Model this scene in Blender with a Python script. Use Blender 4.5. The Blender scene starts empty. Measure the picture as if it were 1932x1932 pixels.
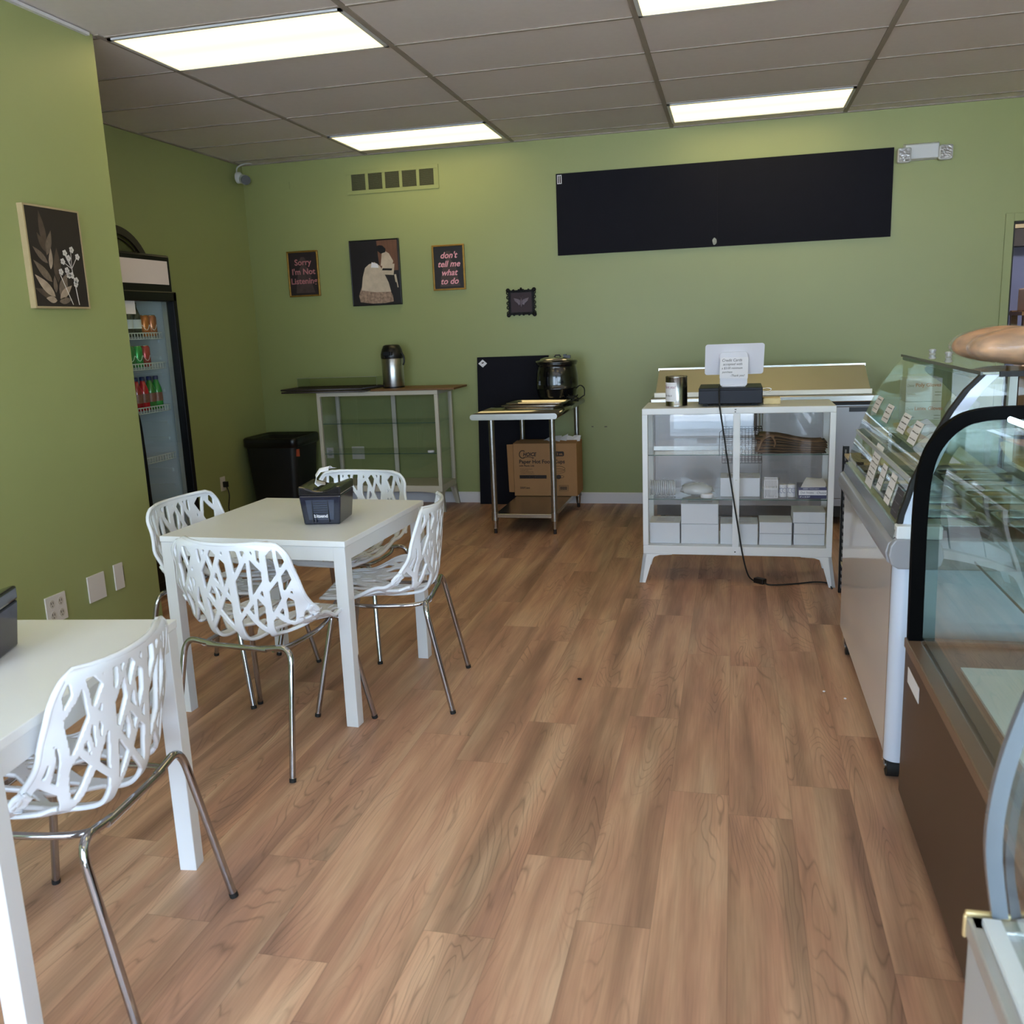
import bpy, math, random
import numpy as np
from mathutils import Vector, Matrix
PI = math.pi
S = bpy.context.scene
C = S.collection

# ---------------------------------------------------------------- camera
YAW, PIT, ROL, FPX, CAMH = -0.2428, -0.2023, -0.0395, 1709.87, 1.4566
def cam_axes():
    cy, sy, cp, sp = math.cos(YAW), math.sin(YAW), math.cos(PIT), math.sin(PIT)
    f = Vector((sy*cp, cy*cp, sp)); r = Vector((cy, -sy, 0)); u = r.cross(f)
    cr, sr = math.cos(ROL), math.sin(ROL)
    return r*cr+u*sr, u*cr-r*sr, f
_r, _u, _f = cam_axes()
cd = bpy.data.cameras.new('camera'); cam = bpy.data.objects.new('camera', cd); C.objects.link(cam)
cam.matrix_world = Matrix(((_r.x, _u.x, -_f.x, 0), (_r.y, _u.y, -_f.y, 0), (_r.z, _u.z, -_f.z, CAMH), (0, 0, 0, 1)))
cd.sensor_width = 36; cd.sensor_fit = 'HORIZONTAL'; cd.lens = FPX/1932*36; cd.clip_start = 0.05
cd.dof.use_dof = True; cd.dof.focus_distance = 4.6; cd.dof.aperture_fstop = 6.5
S.camera = cam
# ---------------------------------------------------------------- sky and exposure
W = bpy.data.worlds.new('sky'); S.world = W; W.use_nodes = True
wb = W.node_tree.nodes['Background']
wb.inputs['Color'].default_value = (0.62, 0.80, 1.0, 1); wb.inputs['Strength'].default_value = 7.6
S.view_settings.view_transform = 'Standard'; S.view_settings.look = 'None'
S.view_settings.gamma = 1; S.view_settings.use_curve_mapping = False
S.view_settings.exposure = 0.40
S.cycles.use_denoising = True
S.cycles.transparent_max_bounces = 40
S.cycles.max_bounces = 10; S.cycles.diffuse_bounces = 5; S.cycles.glossy_bounces = 5
S.cycles.caustics_reflective = False; S.cycles.caustics_refractive = False
S.cycles.sample_clamp_indirect = 6
LAMP_STRENGTH = 2.05
for px, w_, z0_, z1_ in ((-1.875, 1.85, .45, 2.5), (-.25, 1.1, .03, 2.2), (1.9, 2.8, .45, 2.5)):           # sky portals in the shop windows and glass door
    ld = bpy.data.lights.new('window_portal', 'AREA'); ld.shape = 'RECTANGLE'; ld.size = w_; ld.size_y = z1_-z0_
    ld.cycles.is_portal = True
    lo = bpy.data.objects.new('window_portal', ld); C.objects.link(lo)
    lo.location = (px, -1.27, (z0_+z1_)/2); lo.rotation_euler = (PI/2, 0, 0)

sl = bpy.data.lights.new('sun', 'SUN'); sl.energy = 55; sl.angle = .01; sl.color = (1, .97, .92)
so = bpy.data.objects.new('sun', sl); C.objects.link(so); so.rotation_euler = (math.radians(-42), math.radians(8), 0)   # added high behind the building, lighting the pavement to brighten the ceiling
# ---------------------------------------------------------------- materials
def lin(c):
    return tuple(((x/255)/12.92 if x/255 <= 0.04045 else ((x/255+0.055)/1.055)**2.4) for x in c)+(1,)
def mat(name, rgb, rough=0.5, metal=0, coat=0, spec=0.5, emit=None, es=0, vary=0.0, scale=8, bump=0, alpha=1, stretch=None):
    m = bpy.data.materials.new(name); m.use_nodes = True
    n = m.node_tree.nodes; l = m.node_tree.links; b = n['Principled BSDF']
    b.inputs['Base Color'].default_value = lin(rgb); b.inputs['Roughness'].default_value = rough
    b.inputs['Metallic'].default_value = metal; b.inputs['Coat Weight'].default_value = coat
    b.inputs['Coat Roughness'].default_value = 0.04
    b.inputs['Specular IOR Level'].default_value = spec; b.inputs['Alpha'].default_value = alpha
    if emit: b.inputs['Emission Color'].default_value = lin(emit); b.inputs['Emission Strength'].default_value = es
    tc = n.new('ShaderNodeTexCoord'); mp = n.new('ShaderNodeMapping'); l.new(tc.outputs['Object'], mp.inputs['Vector'])
    if stretch: mp.inputs['Scale'].default_value = stretch
    nz = n.new('ShaderNodeTexNoise'); nz.inputs['Scale'].default_value = scale; nz.inputs['Detail'].default_value = 4
    l.new(mp.outputs[0], nz.inputs['Vector'])
    mx = n.new('ShaderNodeMix'); mx.data_type = 'RGBA'; mx.blend_type = 'MULTIPLY'
    mx.inputs['Factor'].default_value = 1
    rp = n.new('ShaderNodeValToRGB'); v = 1-vary
    rp.color_ramp.elements[0].position = .3; rp.color_ramp.elements[1].position = .7
    rp.color_ramp.elements[0].color = (v, v, v, 1); rp.color_ramp.elements[1].color = (1, 1, 1, 1)
    l.new(nz.outputs['Fac'], rp.inputs[0]); mx.inputs['A'].default_value = lin(rgb); l.new(rp.outputs[0], mx.inputs['B'])
    l.new(mx.outputs['Result'], b.inputs['Base Color'])
    if bump:
        bp = n.new('ShaderNodeBump'); bp.inputs['Strength'].default_value = bump; bp.inputs['Distance'].default_value = 0.002
        l.new(nz.outputs['Fac'], bp.inputs['Height']); l.new(bp.outputs[0], b.inputs['Normal'])
    return m
def glass(name, tint=(0.93, 0.97, 0.95), refl=1.0, gloss=0.0):
    m = bpy.data.materials.new(name); m.use_nodes = True
    n = m.node_tree.nodes; l = m.node_tree.links; n.remove(n['Principled BSDF'])
    out = n['Material Output']; tr = n.new('ShaderNodeBsdfTransparent'); gl = n.new('ShaderNodeBsdfGlossy')
    tr.inputs['Color'].default_value = (*tint, 1); gl.inputs['Roughness'].default_value = gloss; gl.inputs['Color'].default_value = (1, 1, 1, 1)
    fr = n.new('ShaderNodeFresnel'); fr.inputs['IOR'].default_value = 1.5
    ge = n.new('ShaderNodeNewGeometry'); sub = n.new('ShaderNodeMath'); sub.operation = 'SUBTRACT'; sub.inputs[0].default_value = 1
    l.new(ge.outputs['Backfacing'], sub.inputs[1])
    mu = n.new('ShaderNodeMath'); mu.operation = 'MULTIPLY'; l.new(fr.outputs[0], mu.inputs[0]); l.new(sub.outputs[0], mu.inputs[1])
    m2 = n.new('ShaderNodeMath'); m2.operation = 'MULTIPLY'; m2.use_clamp = True; l.new(mu.outputs[0], m2.inputs[0]); m2.inputs[1].default_value = refl
    mx = n.new('ShaderNodeMixShader'); l.new(m2.outputs[0], mx.inputs[0]); l.new(tr.outputs[0], mx.inputs[1]); l.new(gl.outputs[0], mx.inputs[2])
    l.new(mx.outputs[0], out.inputs['Surface'])
    return m

def floor_material():
    m = bpy.data.materials.new('vinyl_plank_floor'); m.use_nodes = True
    n = m.node_tree.nodes; l = m.node_tree.links; b = n['Principled BSDF']
    def N(t, **k):
        x = n.new(t)
        for a, v in k.items(): setattr(x, a, v)
        return x
    def MA(op, a, b_=None, c=None):
        x = N('ShaderNodeMath', operation=op)
        for i, v in enumerate((a, b_, c)):
            if v is None: continue
            if isinstance(v, (int, float)): x.inputs[i].default_value = v
            else: l.new(v, x.inputs[i])
        return x.outputs[0]
    tc = N('ShaderNodeTexCoord'); sp = N('ShaderNodeSeparateXYZ'); l.new(tc.outputs['Object'], sp.inputs[0])
    X, Y = sp.outputs[0], sp.outputs[1]
    xr = MA('DIVIDE', X, 0.183); row = MA('FLOOR', xr); fx = MA('SUBTRACT', xr, row)
    wn = N('ShaderNodeTexWhiteNoise', noise_dimensions='1D'); l.new(row, wn.inputs['W'])
    yr = MA('ADD', MA('DIVIDE', Y, 1.22), MA('MULTIPLY', wn.outputs['Value'], 5.0)); col = MA('FLOOR', yr); fy = MA('SUBTRACT', yr, col)
    cb = N('ShaderNodeCombineXYZ'); l.new(row, cb.inputs[0]); l.new(col, cb.inputs[1])
    wp = N('ShaderNodeTexWhiteNoise', noise_dimensions='3D'); l.new(cb.outputs[0], wp.inputs['Vector'])
    def coords(sx, sy, seed):
        c = N('ShaderNodeCombineXYZ')
        l.new(MA('ADD', MA('MULTIPLY', X, sx), MA('MULTIPLY', wp.outputs['Value'], seed)), c.inputs[0])
        l.new(MA('ADD', MA('MULTIPLY', Y, sy), MA('MULTIPLY', wp.outputs['Value'], seed*1.7)), c.inputs[1])
        return c.outputs[0]
    def noise(v, sc, det=3, dist=0.0, ro=.5):
        x = N('ShaderNodeTexNoise'); x.inputs['Scale'].default_value = sc; x.inputs['Detail'].default_value = det
        x.inputs['Distortion'].default_value = dist; x.inputs['Roughness'].default_value = ro; l.new(v, x.inputs['Vector']); return x.outputs['Fac']
    def ramp(v, stops):
        x = N('ShaderNodeValToRGB'); e = x.color_ramp.elements
        e[0].position, e[0].color = stops[0][0], stops[0][1]; e[1].position, e[1].color = stops[-1][0], stops[-1][1]
        for p_, c_ in stops[1:-1]:
            q = e.new(p_); q.color = c_
        l.new(v, x.inputs[0]); return x.outputs[0]
    def mix(bt, f, a, b_):
        x = N('ShaderNodeMix', data_type='RGBA', blend_type=bt)
        for s_, v in (('Factor', f), ('A', a), ('B', b_)):
            if isinstance(v, (int, float)): x.inputs[s_].default_value = v
            elif isinstance(v, tuple): x.inputs[s_].default_value = v
            else: l.new(v, x.inputs[s_])
        return x.outputs['Result']
    g = lambda v: (v, v, v, 1)
    base = ramp(noise(coords(6.0, 0.75, 30), 1.5, 4), [(.28, lin((150, 112, 92))), (.42, lin((186, 138, 110))), (.55, lin((206, 162, 130))), (.72, lin((226, 190, 156)))])
    tone = ramp(wp.outputs['Value'], [(0, g(.90)), (.5, g(.97)), (1, g(1.04))])
    c = mix('MULTIPLY', 1.0, base, tone)
    # pinkish / greyish drift
    c = mix('MIX', MA('MULTIPLY', noise(coords(3, .5, 50), 1.2, 2), .5), c, lin((186, 146, 130)))
    # broad dark mineral streaks
    st = ramp(noise(coords(7.5, 0.40, 11), 1.3, 4, .3), [(.45, g(1.0)), (.57, g(.74)), (.68, g(.54))])
    c = mix('MULTIPLY', .9, c, st)
    # cathedral grain: contour lines of a stretched noise field
    field = noise(coords(6.0, .95, 23), 1.0, 2.5, .4, .42)
    lines = MA('ABSOLUTE', MA('SINE', MA('MULTIPLY', field, 88.0)))
    lm = ramp(lines, [(0.0, g(.56)), (.20, g(.80)), (.45, g(1.0))])
    msk = ramp(noise(coords(5.0, .8, 71), 1.1, 2), [(.47, g(0.0)), (.60, g(1.0))])
    c = mix('MULTIPLY', MA('MULTIPLY', msk, .85), c, lm)
    # fine pores
    fine = ramp(noise(coords(160, 5, 9), 1.0, 3), [(.35, g(.86)), (.6, g(1.03))])
    c = mix('MULTIPLY', .75, c, fine)
    sx = MA('MINIMUM', fx, MA('SUBTRACT', 1.0, fx)); sy = MA('MULTIPLY', MA('MINIMUM', fy, MA('SUBTRACT', 1.0, fy)), 6.7)
    seam = MA('MINIMUM', sx, sy)
    c = mix('MULTIPLY', 1.0, c, ramp(seam, [(0.0, g(.70)), (.010, g(1.0))]))
    l.new(c, b.inputs['Base Color'])
    b.inputs['Roughness'].default_value = .46; b.inputs['Specular IOR Level'].default_value = .45
    bp = N('ShaderNodeBump'); bp.inputs['Strength'].default_value = .18; bp.inputs['Distance'].default_value = .001
    l.new(lm, bp.inputs['Height']); l.new(bp.outputs[0], b.inputs['Normal'])
    return m

def lamp_material():
    m = bpy.data.materials.new('lamp_diffuser'); m.use_nodes = True
    n = m.node_tree.nodes; l = m.node_tree.links; n.remove(n['Principled BSDF'])
    em = n.new('ShaderNodeEmission'); em.inputs['Strength'].default_value = LAMP_STRENGTH
    tc = n.new('ShaderNodeTexCoord'); sp = n.new('ShaderNodeSeparateXYZ'); l.new(tc.outputs['Object'], sp.inputs[0])
    def MA(op, a, b_=None):
        x = n.new('ShaderNodeMath'); x.operation = op
        for i, v in enumerate((a, b_)):
            if v is None: continue
            if isinstance(v, (int, float)): x.inputs[i].default_value = v
            else: l.new(v, x.inputs[i])
        return x.outputs[0]
    # two tubes behind the prismatic cover
    w = MA('COSINE', MA('MULTIPLY', sp.outputs[1], 2*PI/0.27))       # bright at y = 0.. shifted below
    rp = n.new('ShaderNodeValToRGB'); rp.color_ramp.elements[0].color = (1.0, .83, .42, 1); rp.color_ramp.elements[1].color = (1.0, .78, .34, 1)
    l.new(MA('ADD', MA('MULTIPLY', w, .5), .5), rp.inputs[0])
    l.new(rp.outputs[0], em.inputs['Color']); l.new(em.outputs[0], n['Material Output'].inputs['Surface'])
    return m

WALLC = (151, 159, 104)
M = {}
M['wall'] = mat('green_wall_paint', WALLC, .42, vary=.05, scale=1.2, bump=.05)
M['ceil'] = mat('ceiling_tile', (226, 218, 216), .9, vary=.03, scale=30, bump=.2)
M['grid'] = mat('shaded_grid_metal', (150, 140, 130), .6)  # bars share the tile colour; their shadow is put in as darker taupe
M['floor'] = floor_material()
M['lamp'] = lamp_material()
M['white'] = mat('white_paint', (226, 228, 232), .35, vary=.02)
M['table'] = mat('white_laminate', (238, 240, 243), .28, vary=.03, scale=3)
M['plastic'] = mat('white_chair_plastic', (232, 235, 242), .22, coat=.3)
M['chrome'] = mat('chrome', (176, 177, 182), .07, metal=1)
M['steel'] = mat('brushed_steel', (178, 176, 174), .28, metal=1, vary=.12, scale=3, stretch=(1, 1, 40))
M['top'] = mat('polished_steel', (150, 148, 146), .13, metal=1)
M['lid'] = mat('satin_steel', (222, 214, 200), .5, metal=.85)
M['steelh'] = mat('brushed_steel_long', (182, 178, 172), .25, metal=1, vary=.1, scale=3, stretch=(1, 40, 40))
M['steeldark'] = mat('steel_door', (150, 148, 150), .38, metal=.8, vary=.06, scale=3)
M['black'] = mat('black_plastic', (14, 14, 17), .35, vary=.1)
M['blackm'] = mat('matte_black_board', (24, 24, 32), .7, spec=.12, vary=.08)
M['rubber'] = mat('black_rubber', (18, 18, 18), .7)
M['cream'] = mat('warm_lit_steel', (206, 200, 184), .4, vary=.02)  # white steel frame; tint of the warm lighting is put into the colour
M['glass'] = glass('clear_glass')
M['cabglass'] = glass('cabinet_glass', (.97, .975, .975), 1.1)
M['caseglass'] = glass('display_glass', (.91, .95, .935), 1.2)
M['shelfglass'] = glass('shelf_glass', (.90, .93, .92), .8)
M['glassedge'] = mat('glass_edge', (60, 92, 84), .2)
M['wood'] = mat('brown_wood', (128, 92, 52), .5, vary=.3, scale=5, stretch=(2, 20, 20))
M['card'] = mat('cardboard', (172, 128, 86), .8, vary=.06, scale=12)
M['ink'] = mat('dark_ink', (42, 32, 30), .7)
M['paper'] = mat('white_paper', (236, 234, 240), .7)
M['box'] = mat('white_box_card', (222, 224, 232), .6, vary=.02)
M['pink'] = mat('pink_ink', (240, 168, 182), .6)
M['pinkdim'] = mat('dusty_pink_ink', (186, 118, 122), .6)
M['gold'] = mat('worn_gold_frame', (168, 128, 58), .35, metal=.7, vary=.3, scale=30)
M['navy'] = mat('navy_plastic', (20, 24, 44), .2, coat=.15)
M['base'] = mat('baseboard_white', (224, 222, 226), .45)
M['brown'] = mat('brown_case_panel', (62, 46, 37), .35, vary=.08, scale=3)
M['brownlip'] = mat('brown_case_trim', (112, 88, 72), .3)
M['gloss'] = mat('freezer_white', (222, 217, 219), .07, coat=.1)
M['glossw'] = mat('freezer_corner_white', (205, 214, 232), .15, coat=.5)
M['grey'] = mat('grey_plastic', (150, 150, 156), .3)
M['seal'] = mat('black_seal', (5, 5, 6), .7, spec=.05)
M['silver'] = mat('silver_rail', (190, 188, 186), .2, metal=1)

# ---------------------------------------------------------------- mesh builder
class MB:
    def __init__(s, m=None): s.v = []; s.f = []; s.mi = []; s.sm = []; s.mats = []; s.cur = 0; s.smooth = False; (m and s.m(m))
    def m(s, m):
        if m not in s.mats: s.mats.append(m)
        s.cur = s.mats.index(m); return s
    def add(s, vs, fs, smooth=None):
        o = len(s.v); s.v += [tuple(p) for p in vs]
        for f in fs: s.f.append([i+o for i in f]); s.mi.append(s.cur); s.sm.append(s.smooth if smooth is None else smooth)
        return s
    def box(s, x0, y0, z0, x1, y1, z1):
        x0, x1 = sorted((x0, x1)); y0, y1 = sorted((y0, y1)); z0, z1 = sorted((z0, z1))
        return s.add([(x0, y0, z0), (x1, y0, z0), (x1, y1, z0), (x0, y1, z0), (x0, y0, z1), (x1, y0, z1), (x1, y1, z1), (x0, y1, z1)],
                     [(0, 3, 2, 1), (4, 5, 6, 7), (0, 1, 5, 4), (1, 2, 6, 5), (2, 3, 7, 6), (3, 0, 4, 7)], False)
    def hexa(s, bot, top):
        return s.add(list(bot)+list(top), [(3, 2, 1, 0), (4, 5, 6, 7), (0, 1, 5, 4), (1, 2, 6, 5), (2, 3, 7, 6), (3, 0, 4, 7)], False)
    def prism(s, poly, axis, a, b, smooth=False):
        def P(p, t): return {'x': (t, p[0], p[1]), 'y': (p[0], t, p[1]), 'z': (p[0], p[1], t)}[axis]
        n = len(poly); vs = [P(p, a) for p in poly]+[P(p, b) for p in poly]
        s.add(vs, [tuple(range(n))[::-1], tuple(range(n, 2*n))], False)
        o = len(s.v)-2*n
        for i in range(n):
            j = (i+1) % n; s.f.append([o+i, o+j, o+n+j, o+n+i]); s.mi.append(s.cur); s.sm.append(smooth)
        return s
    def tube(s, pts, r, n=10, caps=True, rs=None):
        P = [Vector(p) for p in pts]; k = len(P); vs = []; fs = []
        d0 = (P[1]-P[0]).normalized(); up = Vector((0, 0, 1)) if abs(d0.z) < .9 else Vector((1, 0, 0))
        a = d0.cross(up).normalized()
        for i in range(k):
            d = (P[min(i+1, k-1)]-P[max(i-1, 0)]).normalized()
            a = (a-d*a.dot(d)).normalized(); b = d.cross(a)
            R = rs[i] if rs else r
            for j in range(n):
                t = 2*PI*j/n; vs.append(P[i]+a*math.cos(t)*R+b*math.sin(t)*R)
        for i in range(k-1):
            for j in range(n):
                q = (j+1) % n; fs.append((i*n+j, i*n+q, (i+1)*n+q, (i+1)*n+j))
        s.add(vs, fs, True)
        if caps: s.add(vs[:n], [tuple(range(n))[::-1]], False); s.add(vs[-n:], [tuple(range(n))], False)
        return s
    def lathe(s, prof, cx, cy, n=28, smooth=True):
        vs = []; fs = []; k = len(prof)
        for r, z in prof:
            for j in range(n): t = 2*PI*j/n; vs.append((cx+r*math.cos(t), cy+r*math.sin(t), z))
        for i in range(k-1):
            for j in range(n):
                q = (j+1) % n; fs.append((i*n+j, i*n+q, (i+1)*n+q, (i+1)*n+j))
        s.add(vs, fs, smooth)
        if prof[0][0] > 1e-4: s.add(vs[:n], [tuple(range(n))[::-1]], False)
        if prof[-1][0] > 1e-4: s.add(vs[-n:], [tuple(range(n))], False)
        return s
    def ball(s, c, rx, ry, rz, n=14, k=8, jit=0, rnd=None):
        vs = []; fs = []
        for i in range(k+1):
            ph = PI*i/k
            for j in range(n):
                t = 2*PI*j/n; q = 1+(rnd.uniform(-jit, jit) if rnd and 0 < i < k else 0)
                vs.append((c[0]+rx*q*math.sin(ph)*math.cos(t), c[1]+ry*q*math.sin(ph)*math.sin(t), c[2]-rz*math.cos(ph)*q))
        for i in range(k):
            for j in range(n):
                q = (j+1) % n; fs.append((i*n+j, i*n+q, (i+1)*n+q, (i+1)*n+j))
        return s.add(vs, fs, True)
    def text(s, body, size, org, ux, uy, shear=0, offset=0, align='LEFT', sx=1.0):
        cu = bpy.data.curves.new('t', 'FONT'); cu.body = body; cu.size = size; cu.shear = shear; cu.offset = offset; cu.align_x = align
        cu.resolution_u = 3
        o = bpy.data.objects.new('t', cu); C.objects.link(o); dg = bpy.context.evaluated_depsgraph_get()
        me = bpy.data.meshes.new_from_object(o.evaluated_get(dg))
        org, ux, uy = Vector(org), Vector(ux), Vector(uy)
        s.add([org+ux*v.co.x*sx+uy*v.co.y for v in me.vertices], [tuple(p.vertices) for p in me.polygons], False)
        bpy.data.objects.remove(o); bpy.data.meshes.remove(me); bpy.data.curves.remove(cu)
        return s

def offset_of(o):
    t = Vector((0, 0, 0))
    while o is not None: t += o.location; o = o.parent
    return t
def setp(o, label=None, cat=None, group=None, kind=None):
    if label: o['label'] = label
    if cat: o['category'] = cat
    if group: o['group'] = group
    if kind: o['kind'] = kind
    return o
def build(name, mb, parent=None, label=None, cat=None, group=None, kind=None, bevel=0, seg=2):
    if parent is not None: off = offset_of(parent); loc = Vector((0, 0, 0))
    else:
        xs = [p[0] for p in mb.v]; ys = [p[1] for p in mb.v]; zs = [p[2] for p in mb.v]
        off = Vector(((min(xs)+max(xs))/2, (min(ys)+max(ys))/2, min(zs))) if kind != 'structure' else Vector((0, 0, 0)); loc = off
    me = bpy.data.meshes.new(name); me.from_pydata([Vector(p)-off for p in mb.v], [], mb.f)
    for m in mb.mats: me.materials.append(m)
    me.polygons.foreach_set('material_index', mb.mi); me.polygons.foreach_set('use_smooth', mb.sm); me.update()
    o = bpy.data.objects.new(name, me); C.objects.link(o); o.location = loc
    if parent is not None: o.parent = parent
    if bevel:
        bv = o.modifiers.new('bevel', 'BEVEL'); bv.width = bevel; bv.segments = seg; bv.limit_method = 'ANGLE'; bv.angle_limit = math.radians(40)
    return setp(o, label, cat, group, kind)
def thing(name, label, cat, loc=(0, 0, 0), rotz=0, group=None):
    o = bpy.data.objects.new(name, None); C.objects.link(o); o.location = loc; o.rotation_euler = (0, 0, rotz); o.empty_display_size = .1
    return setp(o, label, cat, group)
def dup(root, loc, rotz=0, label=None, group=None):
    r = root.copy(); C.objects.link(r); r.location = loc; r.rotation_euler = (0, 0, rotz)
    if label: r['label'] = label
    if group: r['group'] = group
    for ch in list(root.children):
        c = ch.copy(); C.objects.link(c); c.parent = r
        for g in list(ch.children):
            d = g.copy(); C.objects.link(d); d.parent = c
    return r
def B(m, *a): return MB(m).box(*a)
def smooth_path(pts, n=8):
    P = [Vector(p) for p in pts]; out = []
    for i in range(len(P)-1):
        p0 = P[max(i-1, 0)]; p1 = P[i]; p2 = P[i+1]; p3 = P[min(i+2, len(P)-1)]
        for k in range(n):
            t = k/n
            out.append(0.5*((2*p1)+(p2-p0)*t+(2*p0-5*p1+4*p2-p3)*t*t+(3*p1-p0-3*p2+p3)*t**3))
    out.append(P[-1]); return out

# ================================================================ THE ROOM
YW, H = 7.287, 2.861
XL, XP, YP, XR, YF = -4.02, -2.914, 4.014, 3.6, -1.25
st = dict(kind='structure')
build('floor', B(M['floor'], XL-.1, YF-.1, -.08, XR+.1, 9.6, 0), **st)
build('ceiling', B(M['ceil'], XL-.1, YF-.1, H, XR+.1, YW+.1, H+.08), **st)
DX0, DX1, DZ = 1.905, 2.85, 2.04
w = MB(M['wall']); w.box(XL-.1, YW, 0, DX0, YW+.12, H); w.box(DX1, YW, 0, XR, YW+.12, H); w.box(DX0, YW, DZ, DX1, YW+.12, H)
build('wall_back', w, **st)
build('wall_left', B(M['wall'], XL-.1, YP-.1, 0, XL, YW, H), **st)
w = MB(M['wall']); w.box(XP-.12, YF, 0, XP, YP, H); w.box(XL-.1, YP-.12, 0, XP-.12, YP, H)
build('wall_front_left', w, bevel=.004, **st)
build('wall_right', B(M['wall'], XR, YF, 0, XR+.1, 9.6, H), **st)
# shop front behind the camera, with two big windows
w = MB(M['wall']); w.box(XP, YF-.1, 2.5, XR, YF, H); w.box(-.8, YF-.1, 2.2, .3, YF, 2.5)
for a, b_ in ((XP, -2.8), (-.95, -.8), (.3, .5), (3.3, XR)): w.box(a, YF-.1, 0, b_, YF, 2.5)
w.box(-2.8, YF-.1, 0, -.95, YF, .45); w.box(.5, YF-.1, 0, 3.3, YF, .45)
build('wall_front', w, **st)
for i, (a, b_, c0_, c1_) in enumerate(((-2.8, -.95, .45, 2.5), (.5, 3.3, .45, 2.5), (-.8, .3, .0, 2.2))):
    w = MB(M['steel']); w.box(a, YF-.08, c0_, a+.05, YF-.02, c1_); w.box(b_-.05, YF-.08, c0_, b_, YF-.02, c1_)
    w.box(a, YF-.08, c0_, b_, YF-.02, c0_+.05); w.box(a, YF-.08, c1_-.05, b_, YF-.02, c1_)
    if i == 1: w.box(1.87, YF-.08, c0_, 1.93, YF-.02, c1_)
    if i == 2: w.box(a, YF-.08, .95, b_, YF-.02, 1.0); w.m(M['blackm']).box(-.45, YF-.05, 1.25, -.2, YF-.045, 1.6).box(-.6, YF-.05, .3, -.3, YF-.045, .55)
    build('window_%d' % (i+1) if i < 2 else 'door_2', w, **st)
build('trim_9', B(mat('bounce_pavement', (215, 218, 224), .9, vary=.15, scale=.4), -14, -16, -.16, 14, YF-.1, -.08), **st)  # unseen ground, made snow pale to bounce light up onto the ceiling
# baseboard
b = MB(M['base']); b.prism([(YW, 0), (YW-.014, 0), (YW-.014, .078), (YW-.006, .09), (YW, .09)], 'x', XL, DX0-.06)
build('baseboard_back', b, **st)
# doorway casing (painted like the wall)
b = MB(M['wall']); b.box(DX0-.055, YW-.012, 0, DX0, YW, DZ+.055); b.box(DX0, YW-.012, DZ, DX1, YW, DZ+.055); b.box(DX1, YW-.012, 0, DX1+.055, YW, DZ+.055)
build('trim_1', b, bevel=.002, **st)
b = MB(mat('dark_jamb', (28, 30, 26), .6)); b.box(DX0, YW, 0, DX0+.012, YW+.12, DZ); b.box(DX0, YW, DZ-.012, DX1, YW+.12, DZ)
build('door_1', b, **st)
# room beyond the doorway
lilac = mat('lilac_grey_wall', (112, 112, 138), .7, vary=.12, scale=1.3)
b = MB(lilac); b.box(1.2, 9.5, 0, XR, 9.6, H); b.box(1.1, YW+.12, 0, 1.2, 9.6, H)
build('wall_beyond', b, **st)
build('trim_2', B(mat('dark_wood_header', (52, 38, 28), .6), 1.2, 9.3, 1.985, XR, 9.5, 2.14), **st)
build('trim_5', B(mat('beige_soffit', (206, 180, 140), .7), 1.2, 9.28, 2.14, XR, 9.5, 2.45), **st)
build('ceiling_beyond', B(mat('ceiling_beyond', (190, 176, 150), .8), 1.1, YW+.12, H-.4, XR, 9.6, H-.3), **st)
t = thing('wooden_rack', 'tall brown wooden rack in the dark room beyond the doorway', 'rack', (2.45, 8.5, 0))
wr = M['wood']
for x in (2.32, 2.72):
    for y in (8.4, 8.75): build('post', B(wr, x, y, 0, x+.05, y+.05, 1.42), t)
for z in (.4, .95, 1.38): build('shelf', B(wr, 2.3, 8.38, z, 2.79, 8.82, z+.03), t)
build('storage_tub', B(mat('tan_tub', (196, 160, 130), .6), 2.36, 8.5, 1.4115, 2.66, 8.75, 1.6), label='tan tub on top of the wooden rack beyond the doorway', cat='tub', bevel=.01)

t = thing('added_fill_lamp', 'added light panel brightening the room beyond the doorway', 'added light', (2.6, 8.2, H-.42))  # unseen lamp, added to brighten the room past the doorway
lm_ = bpy.data.materials.new('fill_glow'); lm_.use_nodes = True; e_ = lm_.node_tree.nodes['Principled BSDF']; e_.inputs['Emission Color'].default_value = (.8, .85, 1, 1); e_.inputs['Emission Strength'].default_value = 20
build('diffuser', B(lm_, 2.1, 7.9, H-.42, 3.2, 8.3, H-.401), t)
# ceiling grid
X0g, Y0g, TX, TY = -2.8993, 4.0616, 1.2192, .6096
g = MB(M['grid'])
for i in range(-1, 6):
    x = X0g+i*TX
    y0 = YF if x > XP+.02 else YP
    g.box(x-.014, y0, H-.006, x+.014, YW, H)
for j in range(-11, 6):
    y = Y0g+j*TY
    g.box(XP if y < YP else XL, y-.008, H-.005, XR, y+.008, H)
g.box(XL, YW-.02, H-.008, XR, YW, H); g.box(XL, YP, H-.008, XL+.02, YW, H)
build('trim_3', g, **st)
build('trim_4', B(M['base'], XP, YF, H-.02, XP+.02, YP-.05, H-.006), **st)

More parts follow.
